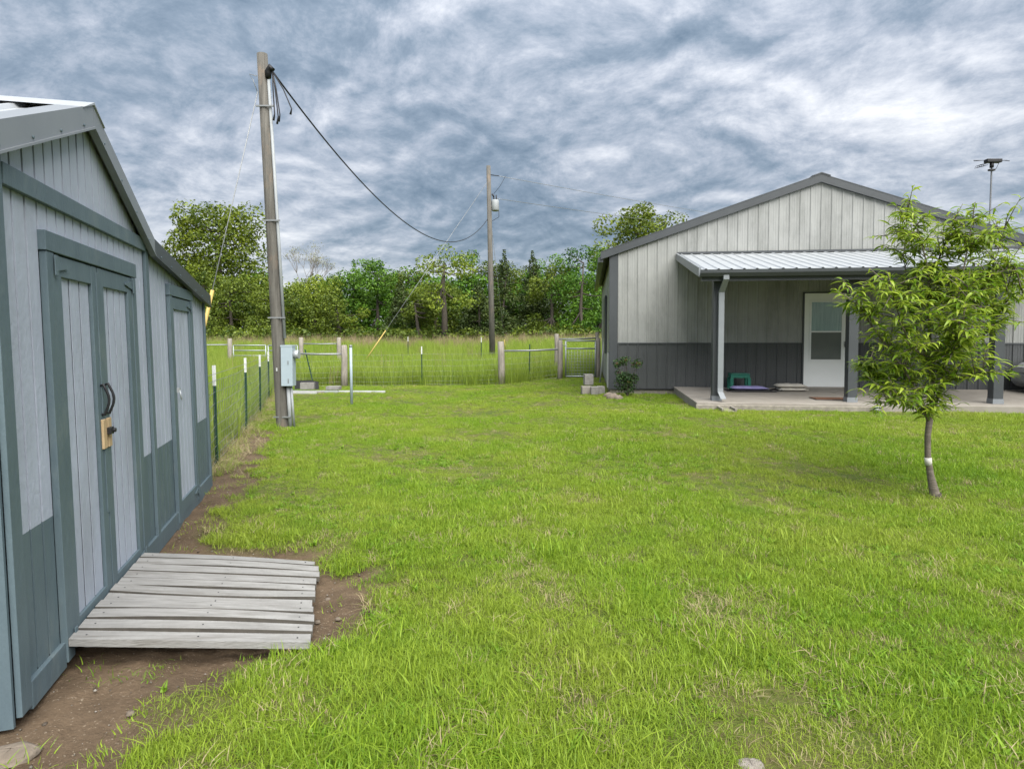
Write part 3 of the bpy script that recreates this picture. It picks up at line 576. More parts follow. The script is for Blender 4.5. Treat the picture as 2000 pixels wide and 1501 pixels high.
MB().tube([pl2(.955, .1), pl2(.95, .55)], .022, 6).build('insulator', BLACK, up2); MB().tube([pl2(.95, .9), pl2(.9, .6), pl2(.86, .25)], .011, 5).build('jumper', BLACK, up2)
MB().tube([pl2(.80, .5), pl2(.745, .5), pl2(.725, .14)], .014, 5).build('secondary_lead', BLACK, up2)
def wire(name, label, p, q, sag, r, mat=BLACK, n=40):
    p, q = Vector(p), Vector(q); path = sagline(p, q, sag, n)
    o = MB().tube([v - p for v in path], r, 5).build(name, mat, None, p); tag(o, label, 'cable')
wire('service_cable', 'thick black twisted cable sagging between the two utility poles', pb + wh + Vector((.08, -.02, .1)), fb + pl2(.735, -.1), 1.95, .016)
wire('power_line', 'upper thin power line from the far pole top toward the roof', fb + pl2(.95, .5), at(1680, 455, 74), .3, .015, STEEL)
wire('power_line', 'lower thin power line from the far pole transformer toward the roof', fb + pl2(.84, .2), at(1560, 462, 74), .2, .015, STEEL)
for lab, (px, Y), f, gl in (('guy wire of far pole slanting left with long yellow guard', (700, 29), .93, .19), ('steep guy wire of far pole with short yellow guard on its right', (989, 38), .80, .14)):
    a_ = gx(px, Y); gw = thing('guy_wire', lab, 'guy wire', a_); v = fb + pl2(f) - a_
    MB().tube([v, Vector((0, 0, 0))], .012, 5).build('strand', STEEL, gw); MB().tube([v * gl, v * .04], .026, 7).build('guard', YEL, gw)

# ------------------------------------------------------------------ fences
def tpost(px, base, label, Y=None, h=1.23, white=True, lean=0):
    q = gp(px, base) if Y is None else gx(px, Y); o = thing('steel_fence_post', label, 'fence post', q, (0, R(random.uniform(-1.2, 1.2) - lean), R(-18)), 'green steel fence posts')
    m = MB().box((-.019, -.004, -.1), (.019, .003, h - .25)).box((-.004, .003, -.1), (.004, .030, h - .25))
    for k in range(int((h - .3) / .054)): m.box((-.008, -.010, .05 + k * .054), (.008, -.004, .075 + k * .054))
    m.build('stem', TGREEN, o); MB().box((-.0195, -.0045, h - .25), (.0195, .0035, h)).box((-.0045, .0035, h - .25), (.0045, .031, h)).build('painted_tip' if white else 'post_top', TIPW if white else TGREEN, o)
    return q
tp = [tpost(423, 908, 'nearest white-tipped green fence post, by the shed corner'), tpost(481, 838, 'second white-tipped green fence post out from the shed corner'),
      tpost(508, 806, 'third white-tipped green fence post out from the shed corner'), tpost(525, 780, 'fourth white-tipped green fence post, just left of the leaning pole')]
tpost(824, 0, 'white-tipped green fence post midway along the back fence', 20.4, 1.3); tpost(797, 0, 'small white-tipped post in the pasture left of the far pole', 33, 1.5); tpost(940, 0, 'small white-tipped post in the pasture beside the far pole', 31, 1.5)
tpost(1034, 0, 'green post in tall grass under the rail left of the gate', 20.9, 1.25, False); tpost(612, 0, 'leaning green post in tall grass right of the meter box', 20.2, 1.25, False, 14)
def woodpost(px, Y, top, rad, label, grp='round wooden fence posts', tilt=0):
    q = gx(px, Y); zt = at(px, top, Y).z - q.z
    o = thing('wooden_fence_post', label, 'fence post', q, (0, R(tilt), 0), grp)
    MB().tube([(0, 0, -.15), (0, 0, zt * .3), (.01, 0, zt * .7), (0, .01, zt - .015), (0, .01, zt)], [rad * 1.05, rad, rad * .98, rad * .95, rad * .8], 12, jag=.06).build('shaft', POSTW, o)
    MB().tube([(0, .01, zt), (0, .01, zt + .008)], [rad * .8, rad * .7], 12).build('end_grain', POSTW, o)
    return q
W1 = woodpost(672, 20.2, 674, .10, 'split-topped wooden post right of the concrete block pile'); W2 = woodpost(980, 20.6, 667, .115, 'pale round wooden post standing alone left of the gate rail', tilt=-1.5)
W3 = woodpost(1094, 20.8, 664, .09, 'dark wooden gate post on the left of the wire gate'); W4 = woodpost(1168, 20.9, 660, .085, 'dark wooden gate post between the gate and the steel building')
W5 = woodpost(1087, 23.5, 652, .085, 'taller wooden post just behind the left gate post'); W6 = woodpost(1166, 23.8, 649, .07, 'pale-topped wooden post just behind the right gate post')
F1 = woodpost(449, 30, 661, .11, 'far wooden post at the left end of the pasture gate'); F2 = woodpost(588, 30, 659, .11, 'far wooden post between the pasture gate and its rail'); F3 = woodpost(662, 30, 659, .11, 'far wooden post at the right end of the pasture rail')
def rail(label, px0, py0, Y0, px1, py1, Y1, r=.03):
    p, q = at(px0, py0, Y0), at(px1, py1, Y1); o = MB().tube([(0, 0, 0), (q - p) * .5 + Vector((0, 0, -.015)), q - p], r, 8).build('pipe_rail', STEEL, None, p); tag(o, label, 'rail', 'steel pipe fence rails')
rail('pipe rail from the split-topped post toward the meter box', 570, 690, 20.2, 672, 691, 20.2); rail('pipe rail from the pale post to the left gate post', 980, 685, 20.6, 1093, 682, 20.8)
rail('pipe rail over the gate between the two rear posts', 1087, 662, 23.5, 1166, 660, 23.8); rail('far pipe rail running left from the pasture gate', 330, 673, 30, 449, 673, 30); rail('far pipe rail right of the pasture gate', 588, 671, 30, 662, 671, 30)
def gate(label, px0, px1, Y, ztop, zbot, nr, mesh, parentname='pipe_gate', mat=GATEM):
    a, b_ = gx(px0, Y), gx(px1, Y); wd = b_.x - a.x; o = thing(parentname, label, 'gate', a)
    t = .028
    fr = MB(); fr.tube([(0, 0, zbot), (0, 0, ztop)], t, 8); fr.tube([(wd, 0, zbot), (wd, 0, ztop)], t, 8); fr.tube([(0, 0, ztop), (wd, 0, ztop)], t, 8); fr.tube([(0, 0, zbot), (wd, 0, zbot)], t, 8); fr.build('frame', mat, o)
    for k in range(nr): z = zbot + (ztop - zbot) * (k + 1) / (nr + 1) if not mesh else ztop - .26; MB().tube([(0, 0, z), (wd, 0, z)], t * .9, 8).build('rail', mat, o)
    if mesh:
        for k in range(8): z = zbot + .09 + k * (ztop - zbot - .38) / 8; MB().tube([(0, 0, z), (wd, 0, z)], .006, 5).build('mesh_wire', mat, o)
        for k in range(1, 10): MB().tube([(wd * k / 10, 0, zbot), (wd * k / 10, 0, ztop - .26)], .005, 5).build('mesh_wire', mat, o)
        MB().tube([(-.12, -.02, ztop - .15), (.0, -.02, ztop - .17)], .012, 6).build('chain', STEEL, o)
gate('galvanised wire-mesh gate between two dark wooden posts', 1105, 1163, 20.85, 1.27, .07, 1, True)
gate('far pipe gate, left leaf in the pasture fence', 456, 519, 30, 1.13, .12, 3, False); gate('far pipe gate, right leaf in the pasture fence', 524, 581, 30, 1.13, .12, 3, False)
# woven wire on the left run and on the back run
def woven(label, pts, h=1.05, step=.16, rows=9, r=.0028):
    o0 = Vector(pts[0]); m = MB()
    for a, b_ in zip(pts[:-1], pts[1:]):
        a, b_ = Vector(a), Vector(b_); L = (b_ - a).length; n = max(2, int(L / step))
        for k in range(rows):
            z = .05 + (h - .05) * (k / (rows - 1)) ** 1.2
            m.tube([a.lerp(b_, i / 6) - o0 + Vector((0, .02 * math.sin(i * 2 + k), z - .03 * math.sin(math.pi * i / 6) + random.uniform(-.006, .006))) for i in range(7)], r, 4, caps=False)
        for i in range(n + 1): q = a.lerp(b_, i / n) - o0; m.tube([q + Vector((0, 0, .05)), q + Vector((.01, .01, h * .5)), q + Vector((0, 0, h))], r * .8, 3, caps=False)
    ob = m.build('woven_wire_fence', STEEL, None, o0); tag(ob, label, 'wire fence')
fstart = Vector((fence_x(5.2), 5.2, 0)); fcorner = Vector((fence_x(19), 19.2, gz(fence_x(19), 19.2)))
woven('woven wire fence strung on green posts behind the shed', [fstart] + tp + [fcorner]); woven('woven wire fence along the tall grass at the back of the yard', [fcorner, W1, gx(824, 20.4), W2, W3], step=.3, rows=7)
wire('barbed_wire', 'top barbed wire strand on the green posts', fstart + Vector((0, 0, 1.15)), fcorner + Vector((0, 0, 1.15)), .03, .003, STEEL)
q = gp(687, 790); o = thing('steel_pipe_post', 'bare bluish steel pipe standing alone in the lawn', 'pipe', q); zt = at(686, 676, q.y).z - q.z; MB().tube([(0, 0, -.1), (-.01, 0, zt)], .032, 12).build('shaft', BOXM, o); MB().tube([(-.01, 0, zt - .02), (-.01, 0, zt + .03)], .036, 12).build('cap', STEEL, o)
# ---- material pile by the pole
def cblock(label, p, rz=0, holes=True, size=(.39, .19, .19), mat=BLOCK, tilt=0):
    o = thing('concrete_block', label, 'block', p, (0, R(tilt), rz), 'loose concrete blocks'); a, b_, c = size; a /= 2; b_ /= 2
    if holes:
        MB().box((-a, -b_, 0), (a, -b_ + .03, c)).box((-a, b_ - .03, 0), (a, b_, c)).build('face_shell', mat, o, bevel=.004)
        for xx in (-a, -.015, a - .03): MB().box((xx, -b_ + .0305, .002), (xx + .03, b_ - .0305, c - .002)).build('web', mat, o)
    else: MB().box((-a, -b_, 0), (a, b_, c)).build('body', mat, o, bevel=.012)
cblock('concrete block with two open holes on the lumber pile', gx(600, 18.0) + Vector((0, 0, .09)), .1); cblock('flat concrete paver on the lumber pile right of the holed block', gx(651, 18.0) + Vector((0, 0, .075)), -.05, False, (.38, .3, .10))
sh_ = gx(590, 18.7); o = thing('rubber_sheet', 'black rubber sheet propped behind the holed concrete block', 'sheet', sh_); MB().prism([(-.25, 0), (.5, 0), (.46, .26), (.2, .31), (-.25, .29)], 'y', 0, .03, M=Matrix.Rotation(R(-14), 4, 'X')).build('panel', BLACK, o)
for lab, p0, p1, y, z, wd, mt in (('long white board on the ground beside the split-topped post', 640, 752, 17.9, .0, .11, WHITE), ('pale board under the holed concrete block', 566, 660, 17.85, .0, .12, GALV), ('dark plank at the front of the lumber pile', 566, 632, 17.6, .0, .10, POSTW), ('white trim strip at the front of the lumber pile', 568, 618, 17.45, .0, .07, WHITE)):
    a = gx(p0, y); b_ = gx(p1, y - .1); o = thing('board', lab, 'board', a, (0, 0, math.atan2(b_.y - a.y, b_.x - a.x)), 'boards lying by the pole'); L = (b_ - a).length
    MB().prism([(0, -wd / 2), (L, -wd / 2), (L - .01, wd / 2), (.01, wd / 2)], 'z', z, z + .055).build('plank', mt, o, bevel=.004)
# ---- blocks, pipe and bush at the building corner
for lab, px, py, size, dz, rz in (('grey timber block standing on the low stack by the corner', 1149, 767, (.22, .2, .27), .2, .1), ('white-faced block at the left of the corner stack', 1146, 769, (.26, .22, .19), 0, .05), ('grey block in the middle of the corner stack', 1161, 770, (.17, .22, .19), 0, -.05), ('grey block at the right of the corner stack', 1173, 769, (.17, .2, .19), 0, .1)):
    cblock(lab, gp(px, py) + Vector((0, 0, dz)), rz, False, size, BLOCK if 'white' not in lab else CONC)
for k, (px, py, r) in enumerate(((1188, 775, .11), (1196, 779, .13), (1208, 780, .10))):
    q = gp(px, py); m = MB(); nn = 7; path = [(0, 0, -.03), (0, 0, 0.02), (.01, 0, r * .6), (0, 0, r * .95)]; m.tube(path, [r * .9, r * 1.05, r * .9, r * .4], nn, jag=.2); o = m.build('stone', ROCK, None, q); tag(o, ('tan stone nearest the corner block stack', 'middle tan stone at the foot of the rose bush', 'tan stone right under the rose bush')[k], 'stone', 'stones by the building corner')
a, b_ = gx(1172, 18.4), at(1180, 664, 18.4); o = thing('plastic_pipe', 'thin white pipe leaning beside the gate against the building', 'pipe', a); MB().tube([(0, 0, 0), (b_ - a) * .5, b_ - a], .022, 8).build('tube', WHITE, o); MB().tube([b_ - a, b_ - a + Vector((0, 0, .05))], .03, 8).build('coupling', WHITE, o)
# ---- rock and stump bits in the foreground
def rock(label, p, sx, sy, h, mat=ROCK):
    V = []; F = []; n, mrows = 12, 5
    for i in range(mrows):
        f = i / (mrows - 1); rr = math.cos(f * math.pi / 2) ** .55
        for j in range(n): a = 2 * math.pi * j / n; k = 1 + random.uniform(-.16, .16); V.append((sx * rr * k * math.cos(a), sy * rr * k * math.sin(a), -.02 + h * math.sin(f * math.pi / 2) * (1 + random.uniform(-.1, .1))))
    for i in range(mrows - 1):
        for j in range(n): F.append((i * n + j, i * n + (j + 1) % n, (i + 1) * n + (j + 1) % n, (i + 1) * n + j))
    o = link('rock', npmesh('rock', V, F, mat), None, p); tag(o, label, 'rock')
rock('flat tan rock in bare soil at the near shed corner', gp(22, 1470), .10, .07, .03); rock('chunk of grey weathered wood in grass at the bottom edge', gp(1465, 1497), .055, .04, .035, POSTW)
for i, (px, py) in enumerate(((370, 1412), (605, 1348), (255, 1385), (620, 1210), (660, 1205), (440, 1385), (640, 1165))):
    rock(['pale pebble left of the ramp front in bare soil', 'pebble in soil below the ramp corner', 'pebble in soil near the shed skirt', 'white pebble just right of the ramp', 'white pebble farther right of the ramp', 'pebble in soil below the ramp middle', 'pebble in soil right of the ramp top'][i], gp(px, py), .018, .015, .014)

# ------------------------------------------------------------------ leaves and trees
def quads(cent, nrm, size, aspect=.6):
    """rhombic leaf faces: centre, normal, length"""
    n = len(cent); r = rng.normal(size=(n, 3)); u = np.cross(nrm, r); u /= np.linalg.norm(u, axis=1, keepdims=True) + 1e-9; v = np.cross(nrm, u); v /= np.linalg.norm(v, axis=1, keepdims=True) + 1e-9
    s = np.asarray(size).reshape(-1, 1) * .5
    V = np.stack([cent - u * s, cent + v * s * aspect + nrm * s * .15, cent + u * s, cent - v * s * aspect + nrm * s * .15], 1).reshape(-1, 3)
    return V, np.arange(4 * n).reshape(-1, 4)
def crown_mesh(clumps, leaf, n_per, tone=.5):
    Cn, Nn, Sz, Vv = [], [], [], []
    for (c, r) in clumps:
        r = np.asarray(r, float) if np.ndim(r) else np.array([r, r, r * .8], float); n = int(n_per * (r.mean() ** 1.5)); d = rng.normal(size=(n, 3)); d /= np.linalg.norm(d, axis=1, keepdims=True)
        lump = 1 + .25 * np.sin(d[:, 0] * 5 + c[0] * 3) * np.sin(d[:, 1] * 4 + c[1]) * np.cos(d[:, 2] * 5 + c[2])
        rad = rng.uniform(.45, 1.0, (n, 1)) ** .5 * lump[:, None]
        Cn.append(np.asarray(c) + d * rad * r); nn = d * .7 + rng.normal(size=(n, 3)) * .55 + np.array([0, 0, .35]); Nn.append(nn / np.linalg.norm(nn, axis=1, keepdims=True))
        Sz.append(leaf * rng.uniform(.6, 1.35, n)); Vv.append(np.clip(tone + rng.normal() * .2 + rng.normal(size=n) * .2, 0, 1))
    V, F = quads(np.concatenate(Cn), np.concatenate(Nn), np.concatenate(Sz)); return V, F, np.concatenate(Vv)
LF = {'oak': leafmat('oak_leaves', (.045, .078, .006), (.20, .25, .02)), 'green': leafmat('maple_leaves', (.022, .075, .006), (.12, .235, .02)), 'olive': leafmat('olive_leaves', (.026, .055, .006), (.165, .215, .022)),
      'yellow': leafmat('young_leaves', (.06, .11, .008), (.25, .31, .035)), 'cedar': leafmat('cedar_foliage', (.018, .038, .008), (.065, .09, .018), .1), 'pale': leafmat('bud_leaves', (.20, .21, .12), (.30, .30, .18))}
def tree(label, px, Y, top_py, half_px, kind, name='leafy_tree', base_f=.07, leaf=.25, dens=270, nclump=32, trunk=.2, show=.35, z_extra=0, shape='round', lean=0):
    b0 = gx(px, Y); h = (at(px, top_py, Y).z - b0.z) * 1.07; rw = half_px / FPX * Y
    o = thing(name, label, 'tree', b0, group='trees of the wood behind the pasture')
    m = MB(); hub = h * show; pts = [Vector((0, 0, -.2)), Vector((.1 * rng.normal(), .1, hub * .5)), Vector((lean * .3 + .15 * rng.normal(), .1, hub)), Vector((lean + .2 * rng.normal(), 0, h * .8))]
    m.tube(pts, [trunk * 1.25, trunk, trunk * .85, trunk * .25], 8, jag=.05); clumps = []
    for k in range(nclump):
        for _ in range(30):
            f = rng.uniform(base_f, .93); a = rng.uniform(0, 2 * math.pi)
            if shape == 'cone': prof = (1 - f) * 1.05 + .1
            elif shape == 'oak': prof = math.sqrt(max(0, 1 - ((f - .58) / .45) ** 2))
            else: prof = math.sqrt(max(.06, 1 - ((f - .5) / .52) ** 2))
            rr = rw * prof * math.sqrt(rng.uniform(.15, 1))
            c = (rr * math.cos(a) + lean * f, rr * math.sin(a) * .8, h * f)
            if all((c[0] - q[0][0]) ** 2 + (c[1] - q[0][1]) ** 2 + (c[2] - q[0][2]) ** 2 > (.4 * rw * .55) ** 2 for q in clumps): break
        cr = rw * rng.uniform(.24, .40) * (1.25 * (1.15 - f) if shape == 'cone' else 1); clumps.append((c, cr))
        if k < 14:
            s0 = pts[2].lerp(pts[3], min(1, max(0, (f - show) / (.8 - show + .01)))) if f > show else pts[2] * .9
            m.tube(arc(s0, Vector(c), (0, 0, -.05 * h * rng.uniform(0, 1)), 4), [trunk * .42, trunk * .33, trunk * .24, trunk * .15, trunk * .06], 5, caps=False)
    clumps += [((pts[3].x, 0, h * .92), rw * .3)] if shape != 'cone' else [((0, 0, h * .97), (rw * .1, rw * .1, h * .06)), ((0, 0, h * .88), (rw * .2, rw * .2, h * .07)), ((.1, 0, h * .78), (rw * .32, rw * .32, h * .08)), ((-.1, 0, h * .66), (rw * .45, rw * .45, h * .09))]; clumps = [((c[0], c[1], min(c[2], h - np.mean(r) * .72)), r) for c, r in clumps]
    m.build('trunk', BARK, o)
    V, F, vv = crown_mesh(clumps, leaf, dens, .5); link('crown', npmesh('crown', V, F, LF[kind], vv), o)
    return o
tree('large round-crowned oak rising highest at the left of the wood', 432, 74, 414, 98, 'oak', 'oak_tree', .42, .36, 130, 44, .38, .4, shape='oak')
tree('broad olive tree directly below the large oak', 455, 66, 548, 70, 'olive', nclump=24, dens=150); tree('olive tree hugging the shed roof edge at far left', 352, 70, 520, 65, 'olive', nclump=24)
tree('dim olive tree right behind the leaning pole', 548, 64, 568, 60, 'olive', nclump=24); tree('yellow-green tree between the leaning pole and the bare tree', 615, 68, 545, 55, 'yellow', nclump=24)
tree('low olive tree under the bare-topped tree', 660, 63, 572, 52, 'olive', nclump=22); tree('fresh green tree with pointed top left of the slanting guy wire', 738, 68, 515, 55, 'green', nclump=26)
tree('dark cedar where the slanting guy wire crosses the wood', 785, 64, 556, 36, 'cedar', 'cedar_tree', .03, .22, 300, 46, .14, .3, shape='cone'); tree('low olive tree at the foot of the dark cedar', 815, 62, 575, 45, 'olive', nclump=20)
tree('tall light green tree with a visible grey trunk left of the far pole', 868, 58, 488, 62, 'yellow', base_f=.34, nclump=24, dens=120, trunk=.26, show=.6); tree('green tree rising just left of the far pole', 925, 72, 494, 42, 'green', nclump=22)
tree('dark cedar just right of the far pole', 985, 66, 502, 36, 'cedar', 'cedar_tree', .03, .22, 300, 52, .16, .3, shape='cone'); tree('dark broad cedar left of the far pole base', 935, 62, 560, 44, 'cedar', 'cedar_tree', .03, .22, 300, 50, .15, .3, shape='cone')
tree('dark cedar with ragged tip midway between far pole and building', 1040, 68, 505, 42, 'cedar', 'cedar_tree', .03, .22, 300, 52, .16, .3, shape='cone'); tree('olive tree between the ragged cedar and the bright green tree', 1078, 64, 525, 45, 'olive', nclump=24)
tree('bright green rounded tree beside the steel building', 1135, 62, 488, 58, 'green', nclump=34, dens=170); tree('green tree tucked behind the building corner', 1178, 66, 505, 45, 'green', nclump=22)
tree('tall oak showing above the left slope of the building roof', 1248, 82, 414, 82, 'oak', 'oak_tree', .4, .38, 120, 40, .36, .4, shape='oak')
for lab, px, Y, top, hw, kind in (('olive tree filling the gap between oak and leaning pole', 505, 70, 545, 60, 'olive'), ('green tree behind the low olive tree left of the pointed green tree', 690, 72, 535, 55, 'green'), ('olive tree behind the dark cedar at the slanting guy wire', 790, 74, 535, 55, 'olive'), ('olive tree behind the far pole', 960, 74, 520, 60, 'olive'),
        ('olive tree behind the ragged cedar', 1015, 76, 530, 60, 'olive'), ('green tree behind the olive tree near the bright green one', 1085, 74, 505, 55, 'green'), ('olive tree at the foot of the grey-trunked tree', 850, 66, 560, 55, 'olive'), ('yellow-green tree under the bare tree twigs', 585, 70, 560, 50, 'yellow'), ('olive tree at the far left behind the shed roof end', 400, 68, 540, 60, 'olive')):
    tree(lab, px, Y, top, hw, kind, base_f=.05, nclump=34, dens=230)
# nearly bare tree
b0 = gx(588, 78); bt_ = thing('bare_tree', 'nearly bare pale tree with fine twigs behind the leaning pole', 'tree', b0, group='trees of the wood behind the pasture'); h = at(588, 474, 78).z - b0.z
m = MB(); tips = []
def grow(p, d, L, r, lv):
    q = p + d * L; m.tube([p, p.lerp(q, .5) + Vector((random.uniform(-.1, .1), 0, .05)) * L * .3, q], [r, r * .8, r * .6], 5, caps=False)
    if lv == 0: tips.append(q); return
    for k in range(3 if lv > 1 else 4):
        dd = (d + Vector((random.uniform(-.75, .75), random.uniform(-.6, .6), random.uniform(-.05, .45)))).normalized(); grow(q, dd, L * random.uniform(.6, .8), r * .55, lv - 1)
grow(Vector((0, 0, 0)), Vector((0, 0, 1)), h * .42, .22, 5); sc_ = h / max(q.z for q in tips); m.v = [(p[0] * sc_ * .8, p[1] * sc_ * .8, p[2] * sc_) for p in m.v]; m.build('trunk', BARKP, bt_)
tv = np.array([(q.x * sc_ * .8, q.y * sc_ * .8, q.z * sc_) for q in tips]); tv = tv[rng.integers(0, len(tv), 900)] + rng.normal(size=(900, 3)) * .25; nn = rng.normal(size=(900, 3)); nn /= np.linalg.norm(nn, axis=1, keepdims=True)
V, F = quads(tv, nn, rng.uniform(.1, .2, 900)); link('crown', npmesh('crown', V, F, LF['pale'], rng.uniform(0, 1, 900)), bt_)
# deep wood behind, read as one mass; low brush along its foot
def mass(name, label, cat, specs, mat, leaf, dens):
    V, F, vv = crown_mesh(specs, leaf, dens, .45); o = link(name, npmesh(name, V, F, mat, vv)); tag(o, label, cat, kind='stuff')
specs = []
for k in range(400):
    px = rng.uniform(150, 1320); Y = rng.uniform(70, 84); x = (px - 1000) / FPX * Y; zg = gz(x, Y); specs.append(((x, Y, zg + rng.uniform(.3, 7.4)), rng.uniform(1.4, 2.4)))
mass('deep_woods', 'dark mass of woodland behind the nearer trees', 'woods', specs, LF['green'], .42, 90)
specs = []
for k in range(110):
    px = rng.uniform(300, 1200); Y = rng.uniform(57, 64); x = (px - 1000) / FPX * Y; r_ = rng.uniform(.5, 1.3); specs.append(((x, Y, gz(x, Y) + r_ * .6), r_))
mass('wood_edge_brush', 'low green brush along the foot of the wood', 'brush', specs, LF['olive'], .3, 200)

# ------------------------------------------------------------------ young peach tree
PL = leafmat('peach_leaves', (.10, .20, .010), (.37, .46, .05), .42, .42, spec=.35)
PLo = leafmat('peach_leaves_single', (.10, .20, .010), (.37, .46, .05), .42, .42, attr=False, spec=.35)
tb = gp(1827, 972); TY = tb.y
pt_ = thing('peach_tree', 'young leafy peach tree with white-banded trunk on the lawn', 'tree', tb)
def tq(px, py, dy=0): return at(px, py, TY + dy) - tb
mt_ = MB(); tr = [tq(1828, 985), tq(1826, 965), tq(1817, 925), tq(1812, 890), tq(1812, 850), tq(1816, 818)]
mt_.tube(tr, [.056, .045, .030, .027, .026, .028], 12, jag=.05); mt_.build('trunk', BARKP, pt_); MB().tube([tq(1813.5, 908), tq(1812.5, 893)], .0305, 12).build('white_band', PAINTB, pt_); MB().tube([tq(1828, 978), tq(1827, 962)], [.055, .049], 10, jag=.12).build('root_collar', BARK, pt_)
limbs = [[(1816, 818, 0), (1824, 760, .02), (1815, 640, .03), (1812, 520, 0), (1790, 440, -.05)], [(1816, 818, 0), (1842, 745, -.04), (1856, 650, -.1), (1880, 540, -.15), (1900, 425, -.1)],
         [(1814, 822, 0), (1795, 770, -.12), (1760, 715, -.25), (1705, 640, -.3), (1662, 572, -.3)], [(1842, 745, -.04), (1890, 690, .1), (1935, 640, .2), (1975, 570, .2)], [(1820, 740, 0), (1780, 610, .25), (1765, 500, .3), (1772, 415, .25)],
         [(1856, 650, -.1), (1915, 580, .3), (1950, 490, .35), (1962, 445, .3)], [(1816, 800, 0), (1770, 775, .2), (1720, 745, .25), (1695, 720, .2)], [(1830, 700, 0), (1860, 690, -.35), (1880, 630, -.5), (1890, 560, -.5)], [(1818, 700, 0), (1780, 680, -.4), (1750, 600, -.5), (1740, 560, -.5)],
         [(1814, 815, 0), (1790, 800, -.15), (1752, 770, -.3), (1730, 790, -.35)], [(1845, 740, 0), (1880, 740, -.25), (1920, 720, -.35)], [(1812, 560, 0), (1840, 490, .1), (1860, 440, .1)], [(1880, 560, 0), (1930, 540, -.3), (1980, 520, -.3)]]
lm = MB(); tw = []
for li, L in enumerate(limbs):
    pts = [tq(*p) for p in L]; n = len(pts); r0 = .019 if li < 3 else .010
    lm.tube(pts, [r0 * (1 - .8 * i / (n - 1)) for i in range(n)], 7, caps=False, jag=.05)
    for s_ in range(1 if li > 2 else 1, n):
        for k in range(11):
            f = (k + random.random()) / 11; p = pts[s_ - 1].lerp(pts[s_], f)
            if s_ == 1 and li < 3 and f < .8: continue
            d = Vector((random.uniform(-1, 1), random.uniform(-1, 1), random.uniform(-.25, .8))).normalized(); ln = random.uniform(.10, .30); tw.append((p, p + d * ln + Vector((0, 0, .03))))
    tw.append((pts[-1], pts[-1] + (pts[-1] - pts[-2]).normalized() * .15))
nodes_ = [tq(*p) for L in limbs for p in L[1:]] + [tq(*L[i]).lerp(tq(*L[i + 1]), .5) for L in limbs for i in range(1, len(L) - 1)]
for (px, py, dy, rx, rz, cnt) in ((1775, 450, .2, .16, .22, 22), (1850, 560, 0, .40, .45, 84), (1930, 580, .1, .24, .42, 50), (1905, 465, 0, .24, .2, 34), (1745, 730, -.1, .28, .24, 40), (1690, 600, -.3, .14, .14, 8), (1830, 660, -.2, .48, .25, 50), (1790, 570, -.1, .25, .3, 30)):
    for _ in range(cnt):
        u = Vector((random.gauss(0, .45), random.gauss(0, .45), random.gauss(0, .45))); q = tq(px, py, dy) + Vector((u.x * rx, u.y * .45, u.z * rz)); p = min(nodes_, key=lambda a: (a - q).length + .3 * max(0, a.z - q.z)); d = q - p
        if d.length > .25: lm.tube(arc(p, q - d * .3, (0, 0, .02), 3), [.006, .005, .0045, .004], 4, caps=False); tw.append((q - d * .5, q))
        else: tw.append((p, q))
for p, q in tw: lm.tube([p, p.lerp(q, .5) + Vector((0, 0, .012)), q], [.005, .004, .002], 4, caps=False)
lm.build('branches', BARKP, pt_)
def leafproto(seed):
    r_ = random.Random(seed); n = 6; V = []; F = []; droop = r_.uniform(.6, 1.8); fold = r_.uniform(.15, .5); tw_ = r_.uniform(-.3, .3)
    for i in range(n + 1):
        f = i / n; x = math.sin(droop * f) / droop; z = -(1 - math.cos(droop * f)) / droop; wd = .105 * math.sin(math.pi * min(1, f * .93 + .05)) ** .8 * (1 - .35 * f); c = Vector((x, 0, z)); a = tw_ * f
        V += [(c.x, -wd * math.cos(a), c.z + wd * fold - wd * math.sin(a)), (c.x, 0, c.z), (c.x, wd * math.cos(a), c.z + wd * fold + wd * math.sin(a))]
    for i in range(n):
        for j in range(2): a = i * 3 + j; F.append((a, a + 1, a + 4, a + 3))
    return np.array(V), np.array(F)
lps = [leafproto(i) for i in range(10)]; lps_me = [npmesh('leaf', V, F, PLo, smooth=True) for V, F in lps]
LV = []
for p, q in tw:
    n = random.randint(9, 14)
    for k in range(n):
        f = .15 + .85 * (k + random.random() * .6) / n; c = p.lerp(q, min(1, f)); az = k * 2.4 + random.uniform(-.5, .5); el = random.uniform(-.1, .75) if f < .85 else random.uniform(.2, 1.1)
        out = Vector((math.cos(az), math.sin(az), 0)) + (q - p).normalized() * .6; az = math.atan2(out.y, out.x)
        M = Matrix.Translation(c) @ Matrix.Rotation(az, 4, 'Z') @ Matrix.Rotation(-el * .8, 4, 'Y') @ Matrix.Rotation(random.uniform(-.5, .5), 4, 'X') @ Matrix.Scale(random.uniform(.07, .15), 4); LV.append((M, random.randrange(10)))
LV.sort(key=lambda e: (e[0].translation.y + random.uniform(0, .5)) - e[0].to_scale().x * 2)
for M, k in LV[:300]:
    o = link('leaf', lps_me[k], pt_); o.matrix_local = M
Vs, Fs, vs, off = [], [], [], 0
for M, k in LV[300:]:
    V, F = lps[k]; A_ = np.array(M); Vs.append(V @ A_[:3, :3].T + A_[:3, 3]); Fs.append(F + off); off += len(V); vs.append(np.full(len(F), random.random()))
o = link('crown', npmesh('crown', np.concatenate(Vs), np.concatenate(Fs), PL, np.concatenate(vs), smooth=True), pt_); o['kind'] = 'stuff'
